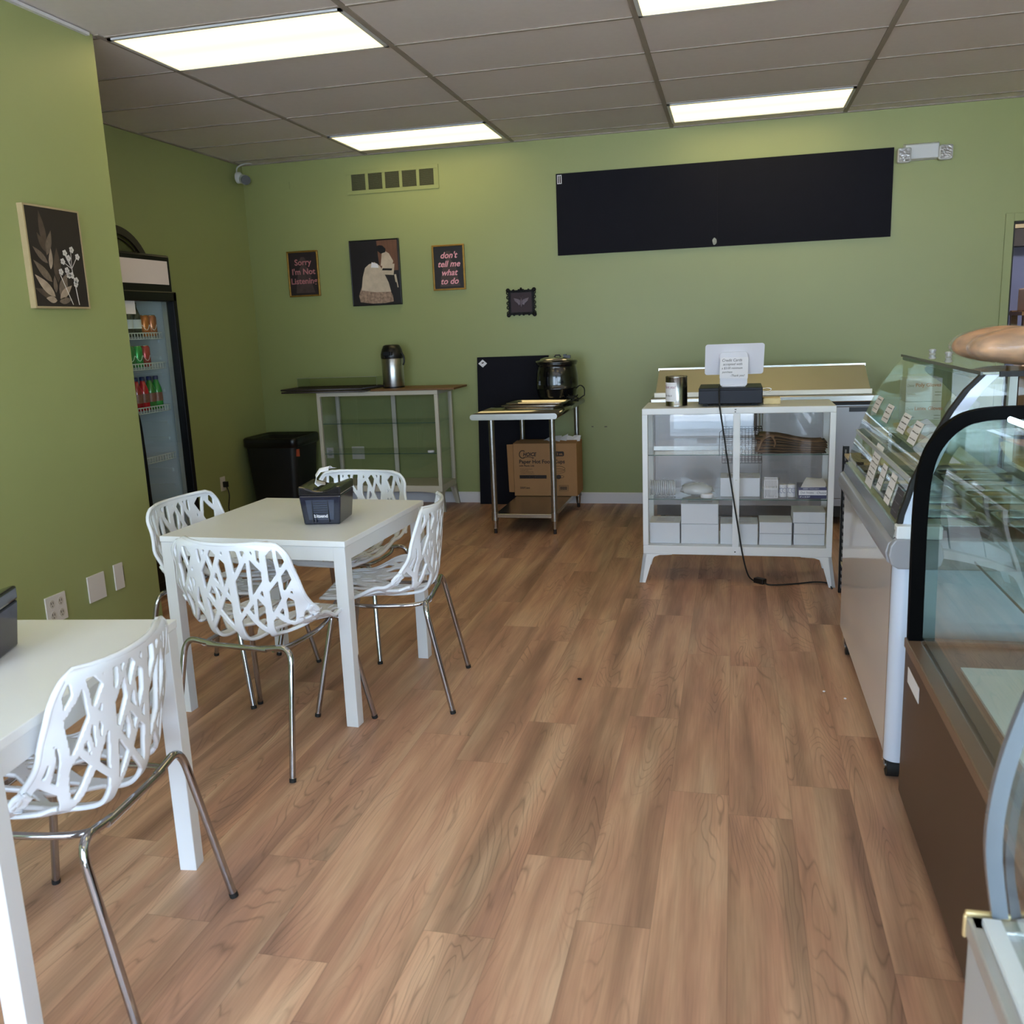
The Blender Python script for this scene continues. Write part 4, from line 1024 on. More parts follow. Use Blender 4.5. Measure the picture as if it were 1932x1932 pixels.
def basket(x, y, z, label):
    b = MB(M['paper']); 
    for k in range(9):
        for y_ in (y-.03, y+.03): b.box(x-.034+k*.0080, y_-.001, z, x-.034+k*.0080+.004, y_+.001, z+.05)
    for k in range(7):
        for x_ in (x-.036, x+.036): b.box(x_-.001, y-.03+k*.009, z, x_+.001, y-.03+k*.009+.004, z+.05)
    b.box(x-.037, y-.032, z, x+.037, y+.032, z+.003)
    for z_ in (z+.046,): b.box(x-.04, y-.034, z_, x+.04, y-.030, z_+.006); b.box(x-.04, y+.03, z_, x+.04, y+.034, z_+.006); b.box(x-.04, y-.034, z_, x-.036, y+.034, z_+.006); b.box(x+.036, y-.034, z_, x+.04, y+.034, z_+.006)
    build('small_basket', b, label=label, cat='basket', group='white slotted baskets on the middle shelf')
basket(.208, 5.10, zm, 'small white slotted basket on the middle shelf, lower of two'); basket(.208, 5.10, zm+.0525, 'small white slotted basket on the middle shelf, upper of two')
swirl = mat('label_grey_print', (150, 156, 184), .5)
for x, lb in ((.272, 'roll of round printed labels beside the small baskets'), (.318, 'roll of round printed labels beside the navy box')):
    t = thing('label_roll', lb, 'label roll', (x, 5.12, zm), 0, 'label rolls on the middle shelf')
    b = MB(M['paper']); b.lathe([(.012, zm), (.0215, zm), (.022, zm+.002), (.022, zm+.066), (.0215, zm+.068), (.010, zm+.068)], x, 5.12, 24); build('roll', b, t)
    b = MB(swirl)
    for k in range(3):
        a0 = R(205+k*45)
        b.tube([(x+.0225*math.cos(a0+.5*math.cos(q_)), 5.12+.0225*math.sin(a0+.5*math.cos(q_)), zm+.037+.013*math.sin(q_)) for q_ in [R(30+20*j) for j in range(14)]], .0014, 4)
    build('print', b, t)
t = thing('deli_sheet_box', 'navy and white box of deli sheets on the middle shelf', 'box', (.427, 5.13, zm))
build('carton', B(mat('navy_print', (62, 64, 104), .5), .352, 5.06, zm, .497, 5.22, zm+.062), t, bevel=.002)
b = MB(M['paper']); b.box(.353, 5.0585, zm+.019, .496, 5.06, zm+.046); b.m(mat('navy_ink', (50, 52, 96), .5)); b.text('Deli Sheets', .015, (.362, 5.058, zm+.028), EX, EZ); b.text('Choice', .017, (.444, 5.058, zm+.027), EX, EZ, shear=.3)
b.m(M['paper']); b.text('8" x 10 3/4"', .011, (.360, 5.0592, zm+.006), EX, EZ); b.text('BAKERY TISSUE SHEETS', .008, (.375, 5.0592, zm+.051), EX, EZ)
build('lettering', b, t)
b = MB(M['paper']); b.add([(.362, 5.05, zm+.064), (.490, 5.06, zm+.064), (.497, 5.10, zm+.075), (.488, 5.17, zm+.092), (.40, 5.19, zm+.094), (.385, 5.12, zm+.090)], [(0, 1, 2, 3, 4, 5)])
b.add([(.362, 5.05, zm+.064), (.385, 5.12, zm+.090), (.40, 5.19, zm+.094), (.392, 5.20, zm+.064)], [(0, 1, 2, 3)]); o = build('tissue_sheets', b, label='loose white tissue sheets on top of the navy box', cat='paper'); o.modifiers.new('s', 'SOLIDIFY').thickness = .0015
# brown paper bags (bundle)
t = thing('paper_bag_bundle', 'bundle of folded brown paper bags on the top cabinet shelf', 'paper bags', (.31, 5.15, .727))
rnd = random.Random(5); kb1 = mat('kraft_paper', (122, 92, 66), .8, vary=.35, scale=14); kb2 = mat('kraft_dark', (74, 58, 46), .8, vary=.35, scale=14)
for k in range(12):
    z = .728+k*.0062; b = MB(kb1 if k % 2 else kb2); xs0 = .135+rnd.uniform(-.015, .012); xe = .49+rnd.uniform(-.015, .005)
    n = 10; vs = []
    for row, y_ in enumerate((5.06+rnd.uniform(-.005, .01), 5.24)):
        for i in range(n+1): s_ = i/n; vs.append((xs0+(xe-xs0)*s_, y_, z+(.026*(1-s_)**2+.012*math.sin(s_*5+.4))*(k/12)*1.0+rnd.uniform(0, .0025)))
    b.add(vs, [(i, i+1, n+2+i, n+1+i) for i in range(n)], True); o = build('paper_bag', b, t); o.modifiers.new('s', 'SOLIDIFY').thickness = .0035
b = MB(kb1)
for k in range(9):
    a = k*.7; b.tube(smooth_path([(.135+.01*(k % 3), 5.055+k*.01, .745+k*.006), (.16, 5.05+k*.01, .80+.004*math.sin(a)*3), (.20+.008*math.sin(a), 5.055+k*.01, .822), (.225, 5.06+k*.01, .79), (.22, 5.06+k*.01, .76)]), .0055, 6)
build('bag_mouth', b, t)
# wire basket hanging at the back of the cabinet
t = thing('hanging_wire_basket', 'dark wire basket hanging on two rods behind the white cabinet', 'basket', (.05, 5.47, .62))
b = MB(mat('dark_wire', (60, 60, 64), .4, metal=.6)); bx0_, bx1_, by0_, by1_, bz0_, bz1_ = -.058, .168, 5.42, 5.53, .618, .82
for k in range(13): x = bx0_+(bx1_-bx0_)*k/12; b.tube([(x, by0_, bz1_), (x, by0_, bz0_), (x, by1_, bz0_), (x, by1_, bz1_)], .0016, 4)
for k in range(9): z = bz0_+(bz1_-bz0_)*k/8; b.tube([(bx0_, by0_, z), (bx1_, by0_, z), (bx1_, by1_, z), (bx0_, by1_, z), (bx0_, by0_, z)], .0016 if k < 8 else .003, 4)
build('mesh', b, t)
for x in (.125, .150): build('hanger', MB(M['silver']).tube([(x, 5.42, .82), (x, 5.415, .95), (x, 5.405, .986), (x, 5.38, .9865)], .0022, 6), t)
build('side_handle', MB(M['ink']).tube([(-.075, 5.42, .66), (-.072, 5.42, .80), (-.05, 5.42, .82)], .003, 6), t)

# ================================================================ PREP REFRIGERATOR
t = thing('prep_refrigerator', 'stainless sandwich prep refrigerator behind the white cabinet', 'prep refrigerator', (.2, 6.85, 0))
px0, px1, py0, py1 = -.57, .955, 6.50, 7.22
build('cabinet', B(M['steeldark'], px0+.01, py0+.03, .14, px1-.01, py1, .86), t, bevel=.004)
b = MB(M['steelh']); b.box(px0, py0, .865, px1, py1, .915); build('worktop', b, t, bevel=.008)
b = MB(mat('dark_slot', (24, 24, 28), .6)); b.box(px0+.02, py0+.015, .845, px1-.02, py0+.03, .865); build('top_gap', b, t)
b = MB(M['lid']); lx0, lx1 = -.535, .905
b.hexa([(lx0, 6.56, .93), (lx1, 6.56, .93), (lx1, 6.90, 1.075), (lx0, 6.90, 1.075)], [(lx0, 6.555, .945), (lx1, 6.555, .945), (lx1, 6.89, 1.095), (lx0, 6.89, 1.095)]); b.box(lx0, 6.90, .93, lx1, 6.915, 1.09)
b.box(lx0-.01, 6.55, .916, lx1+.01, 6.56, .95); lid = build('lid', b, t, bevel=.002)
b = MB(M['steelh']); b.box(lx0-.005, 6.885, 1.085, lx1+.005, 6.93, 1.105); b.box(lx0, 6.56, .916, lx0+.004, 6.90, .95); build('lid_edge', b, lid)
b = MB(M['steeldark']); b.prism([(6.56, .916), (6.90, .916), (6.90, 1.075), (6.56, .93)], 'x', lx0, lx0+.004); b.prism([(6.56, .916), (6.90, .916), (6.90, 1.075), (6.56, .93)], 'x', lx1-.004, lx1); b.box(lx0, 6.905, .916, lx1, 6.915, 1.07); build('hood', b, t)
for a, c in ((px0+.03, .185), (.20, px1-.03)):
    d = build('door', B(M['steeldark'], a, py0, .20, c, py0+.03, .835), t, bevel=.004)
    q = c-.03 if c > .5 else c-.03
    b = MB(M['black']); b.box(q-.13, py0-.004, .80, q+.01, py0, .83); b.box(q-.012, py0-.004, .68, q+.01, py0, .80); build('handle', b, d, 'black recessed handle trim')
build('kick_panel', B(mat('kick_dark', (30, 28, 28), .6), px0+.04, py0+.06, .06, px1-.04, py1-.05, .145), t)
for x in (px0+.08, px1-.08):
    for y in (py0+.1, py1-.1):
        b = MB(M['rubber']); b.tube([(x-.015, y, .03), (x+.015, y, .03)], .03, 16); build('caster', b, t)

# counter beyond with boxes of gloves
t = thing('side_counter', 'steel side counter behind the display freezer', 'counter', (1.4, 6.9, 0)); 
build('worktop', B(M['steelh'], 1.0, 6.6, .64, 1.85, 7.22, .68), t, bevel=.003)
for x in (1.03, 1.79):
    for y in (6.63, 7.16): build('leg', B(M['steel'], x, y, 0, x+.035, y+.035, .64), t)
rd = mat('red_ink', (190, 84, 70), .6)
for k, (z, s_) in enumerate(((.682, 'Latex Gloves'), (.842, 'Poly Gloves'))):
    t = thing('glove_box', ('lower white box of gloves' if k == 0 else 'upper white box of gloves')+' on the counter seen through the freezer glass', 'box', (1.27, 6.85, z), 0, 'white glove boxes')
    build('carton', B(M['box'], 1.155, 6.72, z, 1.385, 6.95, z+.156), t, bevel=.002)
    b = MB(rd); b.text(s_, .034, (1.215, 6.718, z+.10), EX, EZ, offset=.0008); b.m(M['ink']); b.text('Choice', .026, (1.16, 6.718, z+.10), EX, EZ, shear=.3, sx=.6)
    b.box(1.165, 6.718, z+.05, 1.22, 6.719, z+.053); b.box(1.34, 6.718, z+.04, 1.38, 6.719, z+.044); b.box(1.34, 6.718, z+.06, 1.38, 6.719, z+.064); build('lettering', b, t)
b = MB(clear); b.ball((1.55, 6.85, .775), .11, .09, .095, 16, 8, .1, random.Random(2)); build('plastic_bag', b, label='clear bag beside the white glove boxes', cat='bag')

# ================================================================ BOLTLESS SHELF BEHIND THE FREEZER
t = thing('metal_shelving', 'low black slotted metal shelving between cabinet and freezer', 'shelving', (.8, 4.65, 0))
for x in (.555, 1.02):
    for y in (4.36, 4.90):
        b = MB(M['black']); b.box(x, y-.0, 0, x+.03, y+.003, .785); b.box(x, y, 0, x+.003, y+.03, .785); 
        pst = build('post', b, t)
        if y < 4.5 or x < .6:
            h_ = MB(mat('slot_grey', (120, 118, 118), .6)) if x == .555 and y == 4.36 else MB(bpy.data.materials['slot_grey'])
            for k in range(20):
                z = .03+k*.038; h_.box(x+.009, y-.0006, z, x+.017, y, z+.016); h_.box(x+.011, y-.0006, z-.006, x+.015, y, z)
            build('slots', h_, pst, 'keyhole slots')
for z in (.16, .735): build('shelf', B(mat('chipboard', (204, 190, 158), .7, vary=.1, scale=60), .562, 4.366, z, 1.045, 4.925, z+.012), t); build('rail', B(M['black'], .556, 4.362, z-.03, 1.05, 4.366, z), t)
t = thing('cup_stack', 'stack of white cups with a teal band on the shelving', 'cups', (.78, 4.75, .747))
b = MB(M['paper'])
for k in range(9): b.lathe([(.036, .748+k*.016), (.043, .748+k*.016+.012), (.044, .748+k*.016+.0155), (.041, .748+k*.016+.0155)], .72, 4.85, 22)
build('cups', b, t); build('lid', MB(mat('teal_band', (36, 140, 164), .5)).lathe([(.045, .895), (.047, .90), (.047, .94), (.043, .945), (0, .945)], .72, 4.85, 22), t, 'teal top')
t = thing('shaker', 'small clear shaker with black cap on the shelving', 'shaker', (.66, 4.8, .747))
build('jar', MB(mat('shaker_grey', (120, 116, 112), .2, coat=.4)).lathe([(.024, .7475), (.026, .755), (.024, .815), (.02, .825)], .645, 4.72, 20), t)
build('cap', MB(M['black']).lathe([(.022, .822), (.022, .845), (.016, .855), (0, .856)], .645, 4.72, 20), t, 'black cap')

# ================================================================ DISPLAY FREEZER
fx0, fx1, fy0, fy1 = .475, 1.12, 2.82, 4.12
t = thing('display_freezer', 'white display freezer on casters with slanted glass canopy and price cards', 'freezer', ((fx0+fx1)/2, (fy0+fy1)/2, 0))
b = MB(M['gloss']); b.box(fx0+.004, fy0+.04, .075, fx1, fy1, .74); build('front_panel', b, t, 'glossy greyish white body panel', bevel=.004)
b = MB(M['glossw']); loft(b, [[(x, y, z) for x, y in [(fx1, fy0+.045), (fx0, fy0+.045)]+[(fx0+.035-.035*math.cos(a), fy0+.035-.035*math.sin(a)) for a in [PI/2*k/8 for k in range(9)]]+[(fx1, fy0)]] for z in (.07, .70)], True, True, True); build('corner_panel', b, t, 'bluish white end panel')
b = MB(M['grey']); yr0, yr1 = fy0-.012, fy1+.01
def bump_prof(y): return None
prof = [(fx0+.05, .70), (fx0+.004, .70), (fx0-.018, .715), (fx0-.024, .745), (fx0-.016, .775), (fx0+.012, .79), (fx0+.05, .79)]
b.prism([(x, z) for x, z in prof], 'y', yr0+.03, yr1, True)
b.prism([(fx0+.05, .70), (fx0+.05, .79), (fx0+.0, .79), (fx0-.014, .77), (fx0-.018, .74), (fx0-.010, .712), (fx0+.01, .70)], 'y', yr0, yr0+.03, True)
b.box(fx0+.05, fy0-.012, .70, fx1, fy0+.03, .79); b.box(fx1-.03, fy0, .70, fx1+.01, fy1, .79); b.box(fx0+.05, fy1-.03, .70, fx1, fy1+.01, .79)
build('bumper', b, t, 'grey bumper rail', bevel=.004)
b = MB(M['silver']); b.prism([(fx0-.004, .785), (fx0+.05, .785), (fx0+.03, .822), (fx0+.004, .822)], 'y', fy0+.02, fy1); build('sill', b, t, 'silver sill under the glass')
build('corner_block', B(M['white'], fx0+.002, fy0-.006, .79, fx0+.13, fy0+.04, .83), t, bevel=.004)
GP = [(.487, .822), (.492, .857), (.505, .90), (.520, .958), (.545, 1.02), (.575, 1.095), (.612, 1.167), (.650, 1.225), (.690, 1.268)]
def extr(b, prof, y0, y1, th, m=None):
    vs = []; n = len(prof)
    for y in (y0, y1):
        for x, z in prof: vs.append((x, y, z))
        for x, z in prof[::-1]: vs.append((x+th, y, z))
    k = 2*n; b.add(vs, [(i, (i+1) % k, k+(i+1) % k, k+i) for i in range(k)], True); b.add(vs[:k], [tuple(range(k))[::-1]]); b.add(vs[k:], [tuple(range(k))])
b = MB(M['caseglass']); extr(b, GP[:4], fy0+.05, fy1-.01, .005); lg_ = build('lower_glass', b, t)
b = MB(M['caseglass']); extr(b, GP[3:], fy0+.05, fy1-.01, .005); ug_ = build('upper_glass', b, t)
b = MB(mat('glass_trim', (190, 196, 196), .25)); b.box(.515, fy0+.05, .950, .522, fy1-.01, .966); build('glass_joint', b, t)
b = MB(M['rubber']); extr(b, [(x-.004, z) for x, z in GP], fy0+.028, fy0+.050, .014); build('gasket', b, t, 'black gasket at the near end')
b = MB(M['glossw']); extr(b, [(x+.012, z) for x, z in GP], fy0+.030, fy0+.046, .035); build('end_post', b, t)
b = MB(M['caseglass']); pl = GP+[(1.10, 1.268), (1.10, .822)]
b.prism([(x+.012, z) for x, z in pl[:9]]+pl[9:], 'y', fy0+.035, fy0+.040); build('near_end_pane', b, t)
b = MB(M['caseglass']); b.prism([(x+.006, z) for x, z in pl[:9]]+pl[9:], 'y', fy1-.016, fy1-.010); build('far_end_pane', b, t)
b = MB(M['caseglass']); b.box(.688, fy0+.02, 1.270, 1.14, fy1+.01, 1.276); tp = build('top_glass', b, t)
b = MB(M['rubber']); b.box(.735, fy0+.018, 1.262, 1.14, fy0+.030, 1.2775); b.m(mat('green_glass_edge', (52, 58, 46), .3)); b.box(.684, fy0+.02, 1.268, .690, fy1+.01, 1.277); build('edge', b, tp)
b = MB(M['silver']); b.box(.93, fy0+.008, 1.17, .945, fy0+.02, 1.262); b.tube([(.9375, fy0+.0, 1.165), (.9375, fy0+.02, 1.165)], .019, 16); build('latch', b, t, 'silver latch hanging at the near end')
for y in (3.75, 3.45):
    b = MB(clear); b.lathe([(.014, 1.277), (.010, 1.283), (.016, 1.292), (.010, 1.297), (0, 1.297)], .80, y+.35, 14); build('suction_cup', b, t)
b = MB(M['white']); b.box(1.09, fy0+.03, .79, 1.12, fy1-.02, .83); b.box(1.09, fy0+.03, 1.23, 1.12, fy1-.02, 1.27); b.box(1.09, fy0+.03, .79, 1.12, fy0+.06, 1.27); b.box(1.09, fy1-.05, .79, 1.12, fy1-.02, 1.27); build('rear_frame', b, t)
b = MB(mat('well_white', (186, 196, 204), .3)); b.box(.50, fy0+.05, .742, 1.09, fy1-.03, .748); b.box(.50, fy0+.05, .742, .508, fy1-.03, .80); build('well', b, t)
for y in (fy0+.085, fy1-.12):
    for x in (fx0+.030, fx1-.08):
        b = MB(M['rubber']); b.tube([(x-.018, y-.03, .036), (x+.018, y-.03, .036)], .036, 22); b.m(M['silver']); b.tube([(x-.022, y-.03, .036), (x+.022, y-.03, .036)], .014, 12); b.box(x-.026, y-.035, .036, x-.021, y+.02, .075); b.box(x+.021, y-.035, .036, x+.026, y+.02, .075); build('caster', b, t, 'black caster wheel')
build('inner_shelf', B(M['shelfglass'], .60, fy0+.06, 1.0, 1.08, fy1-.03, 1.006), t)
# tubs in the freezer
cols = [(196, 204, 206), (150, 118, 88), (214, 198, 160), (176, 150, 150)]
for k in range(5):
    for c_ in range(2):
        x0 = .515+c_*.28; y0 = fy0+.07+k*.238
        t = thing('ice_cream_tub', 'steel tub inside the freezer well, %s of five in the %s row' % (('nearest', 'second', 'third', 'fourth', 'farthest')[k], 'front' if c_ == 0 else 'back'), 'tub', (x0+.13, y0+.11, .749), 0, 'steel tubs in the freezer')
        b = MB(M['steel']); loft(b, [[(x, y, z) for x, y in rrect(x0+.13, y0+.11, .125-d, .105-d, .03, 3)] for d, z in ((.02, .749), (0, .815), (-.004, .815), (-.004, .818), (.006, .818), (.01, .80))], True, False); build('tub', b, t)
        b = MB(mat('gelato_%d%d' % (k, c_), cols[(k*2+c_) % 4], .6, bump=.5, scale=20)); b.ball((x0+.13, y0+.11, .79), .11, .09, .018, 16, 6); build('filling', b, t)
# price cards stuck on the glass
def card_on_glass(y, z, wy, wz, label, dark=False, lines=3):
    def gx(z_):
        for (a, b_), (c, d) in zip(GP, GP[1:]):
            if z_ <= d: return a+(c-a)*(z_-b_)/(d-b_)
        return GP[-1][0]
    t = thing('price_card', label, 'price card', (gx(z), y, z), 0, 'price cards on the freezer glass')
    b = MB(M['paper'] if not dark else mat('dark_card', (58, 52, 60), .5)); n = 3; vs = []
    for k in range(n+1):
        zz = z-wz/2+wz*k/n
        for yy_ in (y+wy/2, y-wy/2): vs.append((gx(zz)-.0022, yy_, zz))
    b.add(vs, [(2*k, 2*k+1, 2*k+3, 2*k+2) for k in range(n)]); build('card', b, t)
    b = MB(M['ink'] if not dark else mat('grey_text', (120, 116, 120), .5)); rn = random.Random(int(y*1000))
    for q in range(lines):
        zz = z+wz*(.30-.6*q/max(lines-1, 1)); yc = y+wy*.36; 
        while yc > y-wy*.34:
            w_ = rn.uniform(.006, .016); h_ = rn.uniform(.002, .004)
            b.add([(gx(zz)-.0030, yc, zz), (gx(zz)-.0030, yc-w_, zz), (gx(zz+h_)-.0030, yc-w_, zz+h_), (gx(zz+h_)-.0030, yc, zz+h_)], [(0, 1, 2, 3)]); yc -= w_+.005
    build('lettering', b, t)
card_on_glass(3.93, 1.088, .13, .060, 'small white price card, farthest in the upper row on the freezer glass')
card_on_glass(3.65, 1.080, .13, .062, 'small white price card, second farthest in the upper row on the freezer glass')
card_on_glass(3.31, 1.080, .13, .062, 'small white price card, third farthest in the upper row on the freezer glass')
card_on_glass(3.09, 1.074, .12, .068, 'small white price card, nearest in the upper row on the freezer glass')
card_on_glass(3.50, .905, .15, .15, 'tall white handwritten card low on the freezer glass', lines=6)
card_on_glass(3.29, .898, .09, .085, 'white price card right of the tall handwritten card on the lower glass')
card_on_glass(3.10, .892, .10, .095, 'white card beside the dark card on the lower glass')
card_on_glass(2.945, .875, .11, .085, 'dark printed card at the near end of the lower glass', True)
build('wooden_paddle', B(mat('pale_wood', (206, 178, 116), .6), .62, 3.35, 1.0065, .66, 3.85, 1.022), label='pale wooden paddle inside the display freezer', cat='paddle', bevel=.004)

# ================================================================ CURVED BAKERY CASES
def bakery_case(x0, x1, y0, y1, zb, P, mbase, mlip, mframe, label, fw, fd=.034):
    t = thing('bakery_case', label, 'display case', ((x0+x1)/2, (y0+y1)/2, 0))
    build('base_panel', B(mbase, x0, y0, .03, x1, y1, zb-.03), t, bevel=.004)
    build('plinth', B(M['rubber'], x0+.02, y0+.02, 0, x1-.02, y1-.02, .03), t)
    b = MB(mlip); b.box(x0-.004, y0, zb-.03, x0+.035, y1, zb); b.box(x0, y0, zb-.03, x1, y0+.03, zb); b.box(x0, y1-.03, zb-.03, x1, y1, zb); b.box(x1-.03, y0, zb-.03, x1, y1, zb); build('sill', b, t, bevel=.003)
    build('deck', B(mlip, x0+.035, y0+.03, zb-.03, x1-.03, y1-.03, zb-.012), t)
    n = len(P); gp_ = []
    for i, (x, z) in enumerate(P):
        a = P[max(i-1, 0)]; c = P[min(i+1, n-1)]; d = Vector((c[0]-a[0], c[1]-a[1])).normalized(); gp_.append((x+d.y*fw*.93, z-d.x*fw*.93))
    b = MB(M['caseglass']); extr(b, gp_, y0+.02, y1-.035, .006); build('curved_glass', b, t)
    for ya in (y1-fd, y0):
        b = MB(mframe)
        n = len(P); vs = []
        inn = []
        for i, (x, z) in enumerate(P):
            a = P[max(i-1, 0)]; c = P[min(i+1, n-1)]; d = Vector((c[0]-a[0], c[1]-a[1])).normalized(); inn.append((x+d.y*fw, z-d.x*fw))
        out = [(x-.003, z) for x, z in P]
        for y in (ya, ya+fd):
            for (x, z) in out: vs.append((x, y, z))
            for (x, z) in inn[::-1]: vs.append((x, y, z))
        k = 2*n; b.add(vs, [(i, (i+1) % k, k+(i+1) % k, k+i) for i in range(k)], False)
        for i in range(n-1): b.add([vs[i], vs[i+1], vs[k-2-i], vs[k-1-i]], [(0, 1, 2, 3)]); b.add([vs[k+i], vs[k+i+1], vs[k+k-2-i], vs[k+k-1-i]], [(3, 2, 1, 0)])
        build('end_frame', b, t)
        b = MB(M['caseglass']); b.prism([(x+.004, z-.002) for x, z in P]+[(x1-.02, P[-1][1]-.002), (x1-.02, zb)], 'y', ya+.008, ya+.013); build('end_glass', b, t)
    b = MB(mframe); b.box(x1-.03, y0, zb, x1, y1, zb+.03); b.box(x1-.03, y0, P[-1][1]-.03, x1, y1, P[-1][1]); b.box(x1-.03, y0, zb, x1, y0+.03, P[-1][1]); b.box(x1-.03, y1-.03, zb, x1, y1, P[-1][1]); build('rear_frame', b, t)
    return t
zb2 = .52; x02, x12, y02, y12 = .500, 1.18, 1.36, 2.72
P2 = smooth_path([(.505, 0, zb2), (.503, 0, .70), (.502, 0, .90), (.510, 0, 1.02), (.535, 0, 1.097), (.585, 0, 1.156), (.650, 0, 1.185), (.78, 0, 1.193), (1.15, 0, 1.193)], 5); P2 = [(p.x, p.z) for p in P2]
t = bakery_case(x02, x12, y02, y12, zb2, P2, M['brown'], M['brownlip'], M['seal'], 'brown bakery case with black-edged curved glass', .034)
build('sticker', B(M['paper'], x02-.001, 2.50, .405, x02, 2.66, .450), t, 'white sticker on the base')
for z in (.76, .97): s_ = build('shelf', B(M['shelfglass'], .66 if z < .9 else .72, y02+.05, z, x12-.04, y12-.05, z+.006), t); build('shelf_edge', B(M['glassedge'], (.66 if z < .9 else .72)-.002, y02+.05, z, (.66 if z < .9 else .72), y12-.05, z+.006), s_)
build('white_deck', B(mat('white_marble', (214, 226, 230), .2), .60, y02+.1, zb2-.012, x12-.05, 2.50, zb2-.004), t, 'white deck plate')
led = bpy.data.materials.new('led_tube'); led.use_nodes = True; e_ = led.node_tree.nodes['Principled BSDF']; e_.inputs['Emission Color'].default_value = (.60, .90, 1, 1); e_.inputs['Emission Strength'].default_value = 16
b = MB(led); b.tube([(.72, y02+.06, 1.162), (.72, y12-.06, 1.162)], .006, 10); build('case_lamp', b, t, 'cool white tube lamp')
crust = mat('crust', (186, 130, 74), .45, vary=.4, scale=18, bump=.5); yel = mat('yellow_roll', (206, 196, 104), .6, vary=.25, scale=18); pastry = mat('pale_pastry', (232, 222, 190), .7, vary=.15, scale=30, bump=.6)
build('serving_board', B(M['wood'], .70, 2.05, zb2+.001-.005, .98, 2.33, zb2+.016), label='brown serving board with a pastry inside the bakery case', cat='board', bevel=.01)
b = MB(pastry); b.ball((.80, 2.20, zb2+.05), .075, .06, .035, 18, 8, .06, random.Random(1)); build('pastry', b, label='pale cream pastry on the brown serving board', cat='pastry')
for k, (x, y, m_, lb) in enumerate(((.86, 2.35, yel, 'yellow loaf on the lower glass shelf of the bakery case, farthest'), (.84, 2.05, yel, 'yellow loaf on the lower glass shelf of the bakery case, nearest'))):
    b = MB(m_); b.ball((x, y, .766+.045), .055, .12, .045, 18, 10, .03, random.Random(k)); build('loaf', b, label=lb, cat='bread', group='yellow loaves in the case')
b = MB(mat('wrapped_brown', (172, 124, 92), .3, vary=.3, scale=10)); b.ball((.98, 2.45, .976+.04), .14, .09, .04, 18, 10, .04, random.Random(5)); build('wrapped_pastry', b, label='wrapped brown pastry on the top glass shelf of the case', cat='pastry')
# third, nearest case
P3 = smooth_path([(.368, 0, .607), (.354, 0, .70), (.353, 0, .765), (.360, 0, .83), (.373, 0, .893), (.392, 0, .956), (.425, 0, 1.02), (.48, 0, 1.075), (.56, 0, 1.10), (.92, 0, 1.105)], 5); P3 = [(p.x, p.z) for p in P3]
gm = mat('grey_seal', (104, 110, 118), .25, coat=.5)
t = bakery_case(.338, .95, .30, 1.275, .60, P3, mat('pale_grey_panel', (176, 176, 178), .4), mat('pale_metal', (186, 184, 182), .3, metal=.4), gm, 'pale grey glass display case at the lower right photo edge', .018, .014)
b = MB(M['white']); b.box(.350, .32, .602, .374, 1.255, .612); build('rail', b, t, 'white rail along the case top')
b = MB(mat('gold_trim', (214, 190, 140), .35, metal=.5)); b.box(.332, 1.270, .600, .392, 1.279, .609); b.box(.330, 1.270, .566, .336, 1.278, .603); build('corner_bracket', b, t, 'gold corner bracket', bevel=.004)
b = MB(mat('blue_print', (120, 124, 196), .5)); b.box(.3372, 1.05, .42, .338, 1.07, .50); b.box(.3372, 1.08, .40, .338, 1.09, .49); build('sticker', b, t)
b = MB(mat('slot_dark', (96, 96, 92), .5))
for k in range(6): b.prism(rrect(.43+.0*k, 1.18-k*.09, .018, .010, .009), 'z', .5885, .5895)
build('deck_slots', b, t)

# big wrapped loaves on top of the freezer
plast = mat('bag_film', (225, 220, 222), .08, alpha=.14, coat=.8, bump=1.0, scale=11)
def loaf(cx, cy, cz, rx, ry, rz, rot, label, sd):
    t = thing('bread_loaf', label, 'bread', (cx, cy, cz-rz)); rn = random.Random(sd)
    b = MB(mat('loaf_%d' % sd, (222, 166, 110), .45, vary=.62, scale=9, bump=.4, stretch=(1, 3, 3)))
    vs = []; fs = []; n, k = 28, 30; c, s_ = math.cos(rot), math.sin(rot)
    for i in range(k+1):
        u_ = -1+2*i/k; u_ = math.sin(u_*PI/2); pr2 = max(1-abs(u_)**6, 0)**.5*(1+.05*math.sin(5*u_+sd))
        for j in range(n):
            a = 2*PI*j/n; yy_ = ry*pr2*math.cos(a); zz_ = rz*pr2*(math.sin(a) if math.sin(a) > 0 else math.sin(a)*.9)*(1+.05*math.sin(9*u_+2*math.cos(a)))
            vs.append((cx+rx*u_*c-yy_*s_, cy+rx*u_*s_+yy_*c, cz+max(zz_, -rz*.98)))
    for i in range(k):
        for j in range(n): q_ = (j+1) % n; fs.append((i*n+j, i*n+q_, (i+1)*n+q_, (i+1)*n+j))
    b.add(vs, fs, True); build('crust', b, t)
    b = MB(plast); rn = random.Random(sd+9)
    b.add([(cx+(p[0]-cx)*1.03+rn.uniform(-.003, .003), cy+(p[1]-cy)*1.06+rn.uniform(-.003, .003), max(cz-rz+.001, cz+(p[2]-cz)*1.05+rn.uniform(-.002, .003))) for p in vs], fs, True)
    build('bag', b, t, 'clear plastic bag')
loaf(1.005, 3.06, 1.278+.058, .31, .085, .056, R(6), 'large wrapped bread loaf on top of the freezer glass, front', 3)
loaf(.99, 3.25, 1.278+.058, .30, .08, .056, R(2), 'large wrapped bread loaf on top of the freezer glass, behind the front loaf', 4)

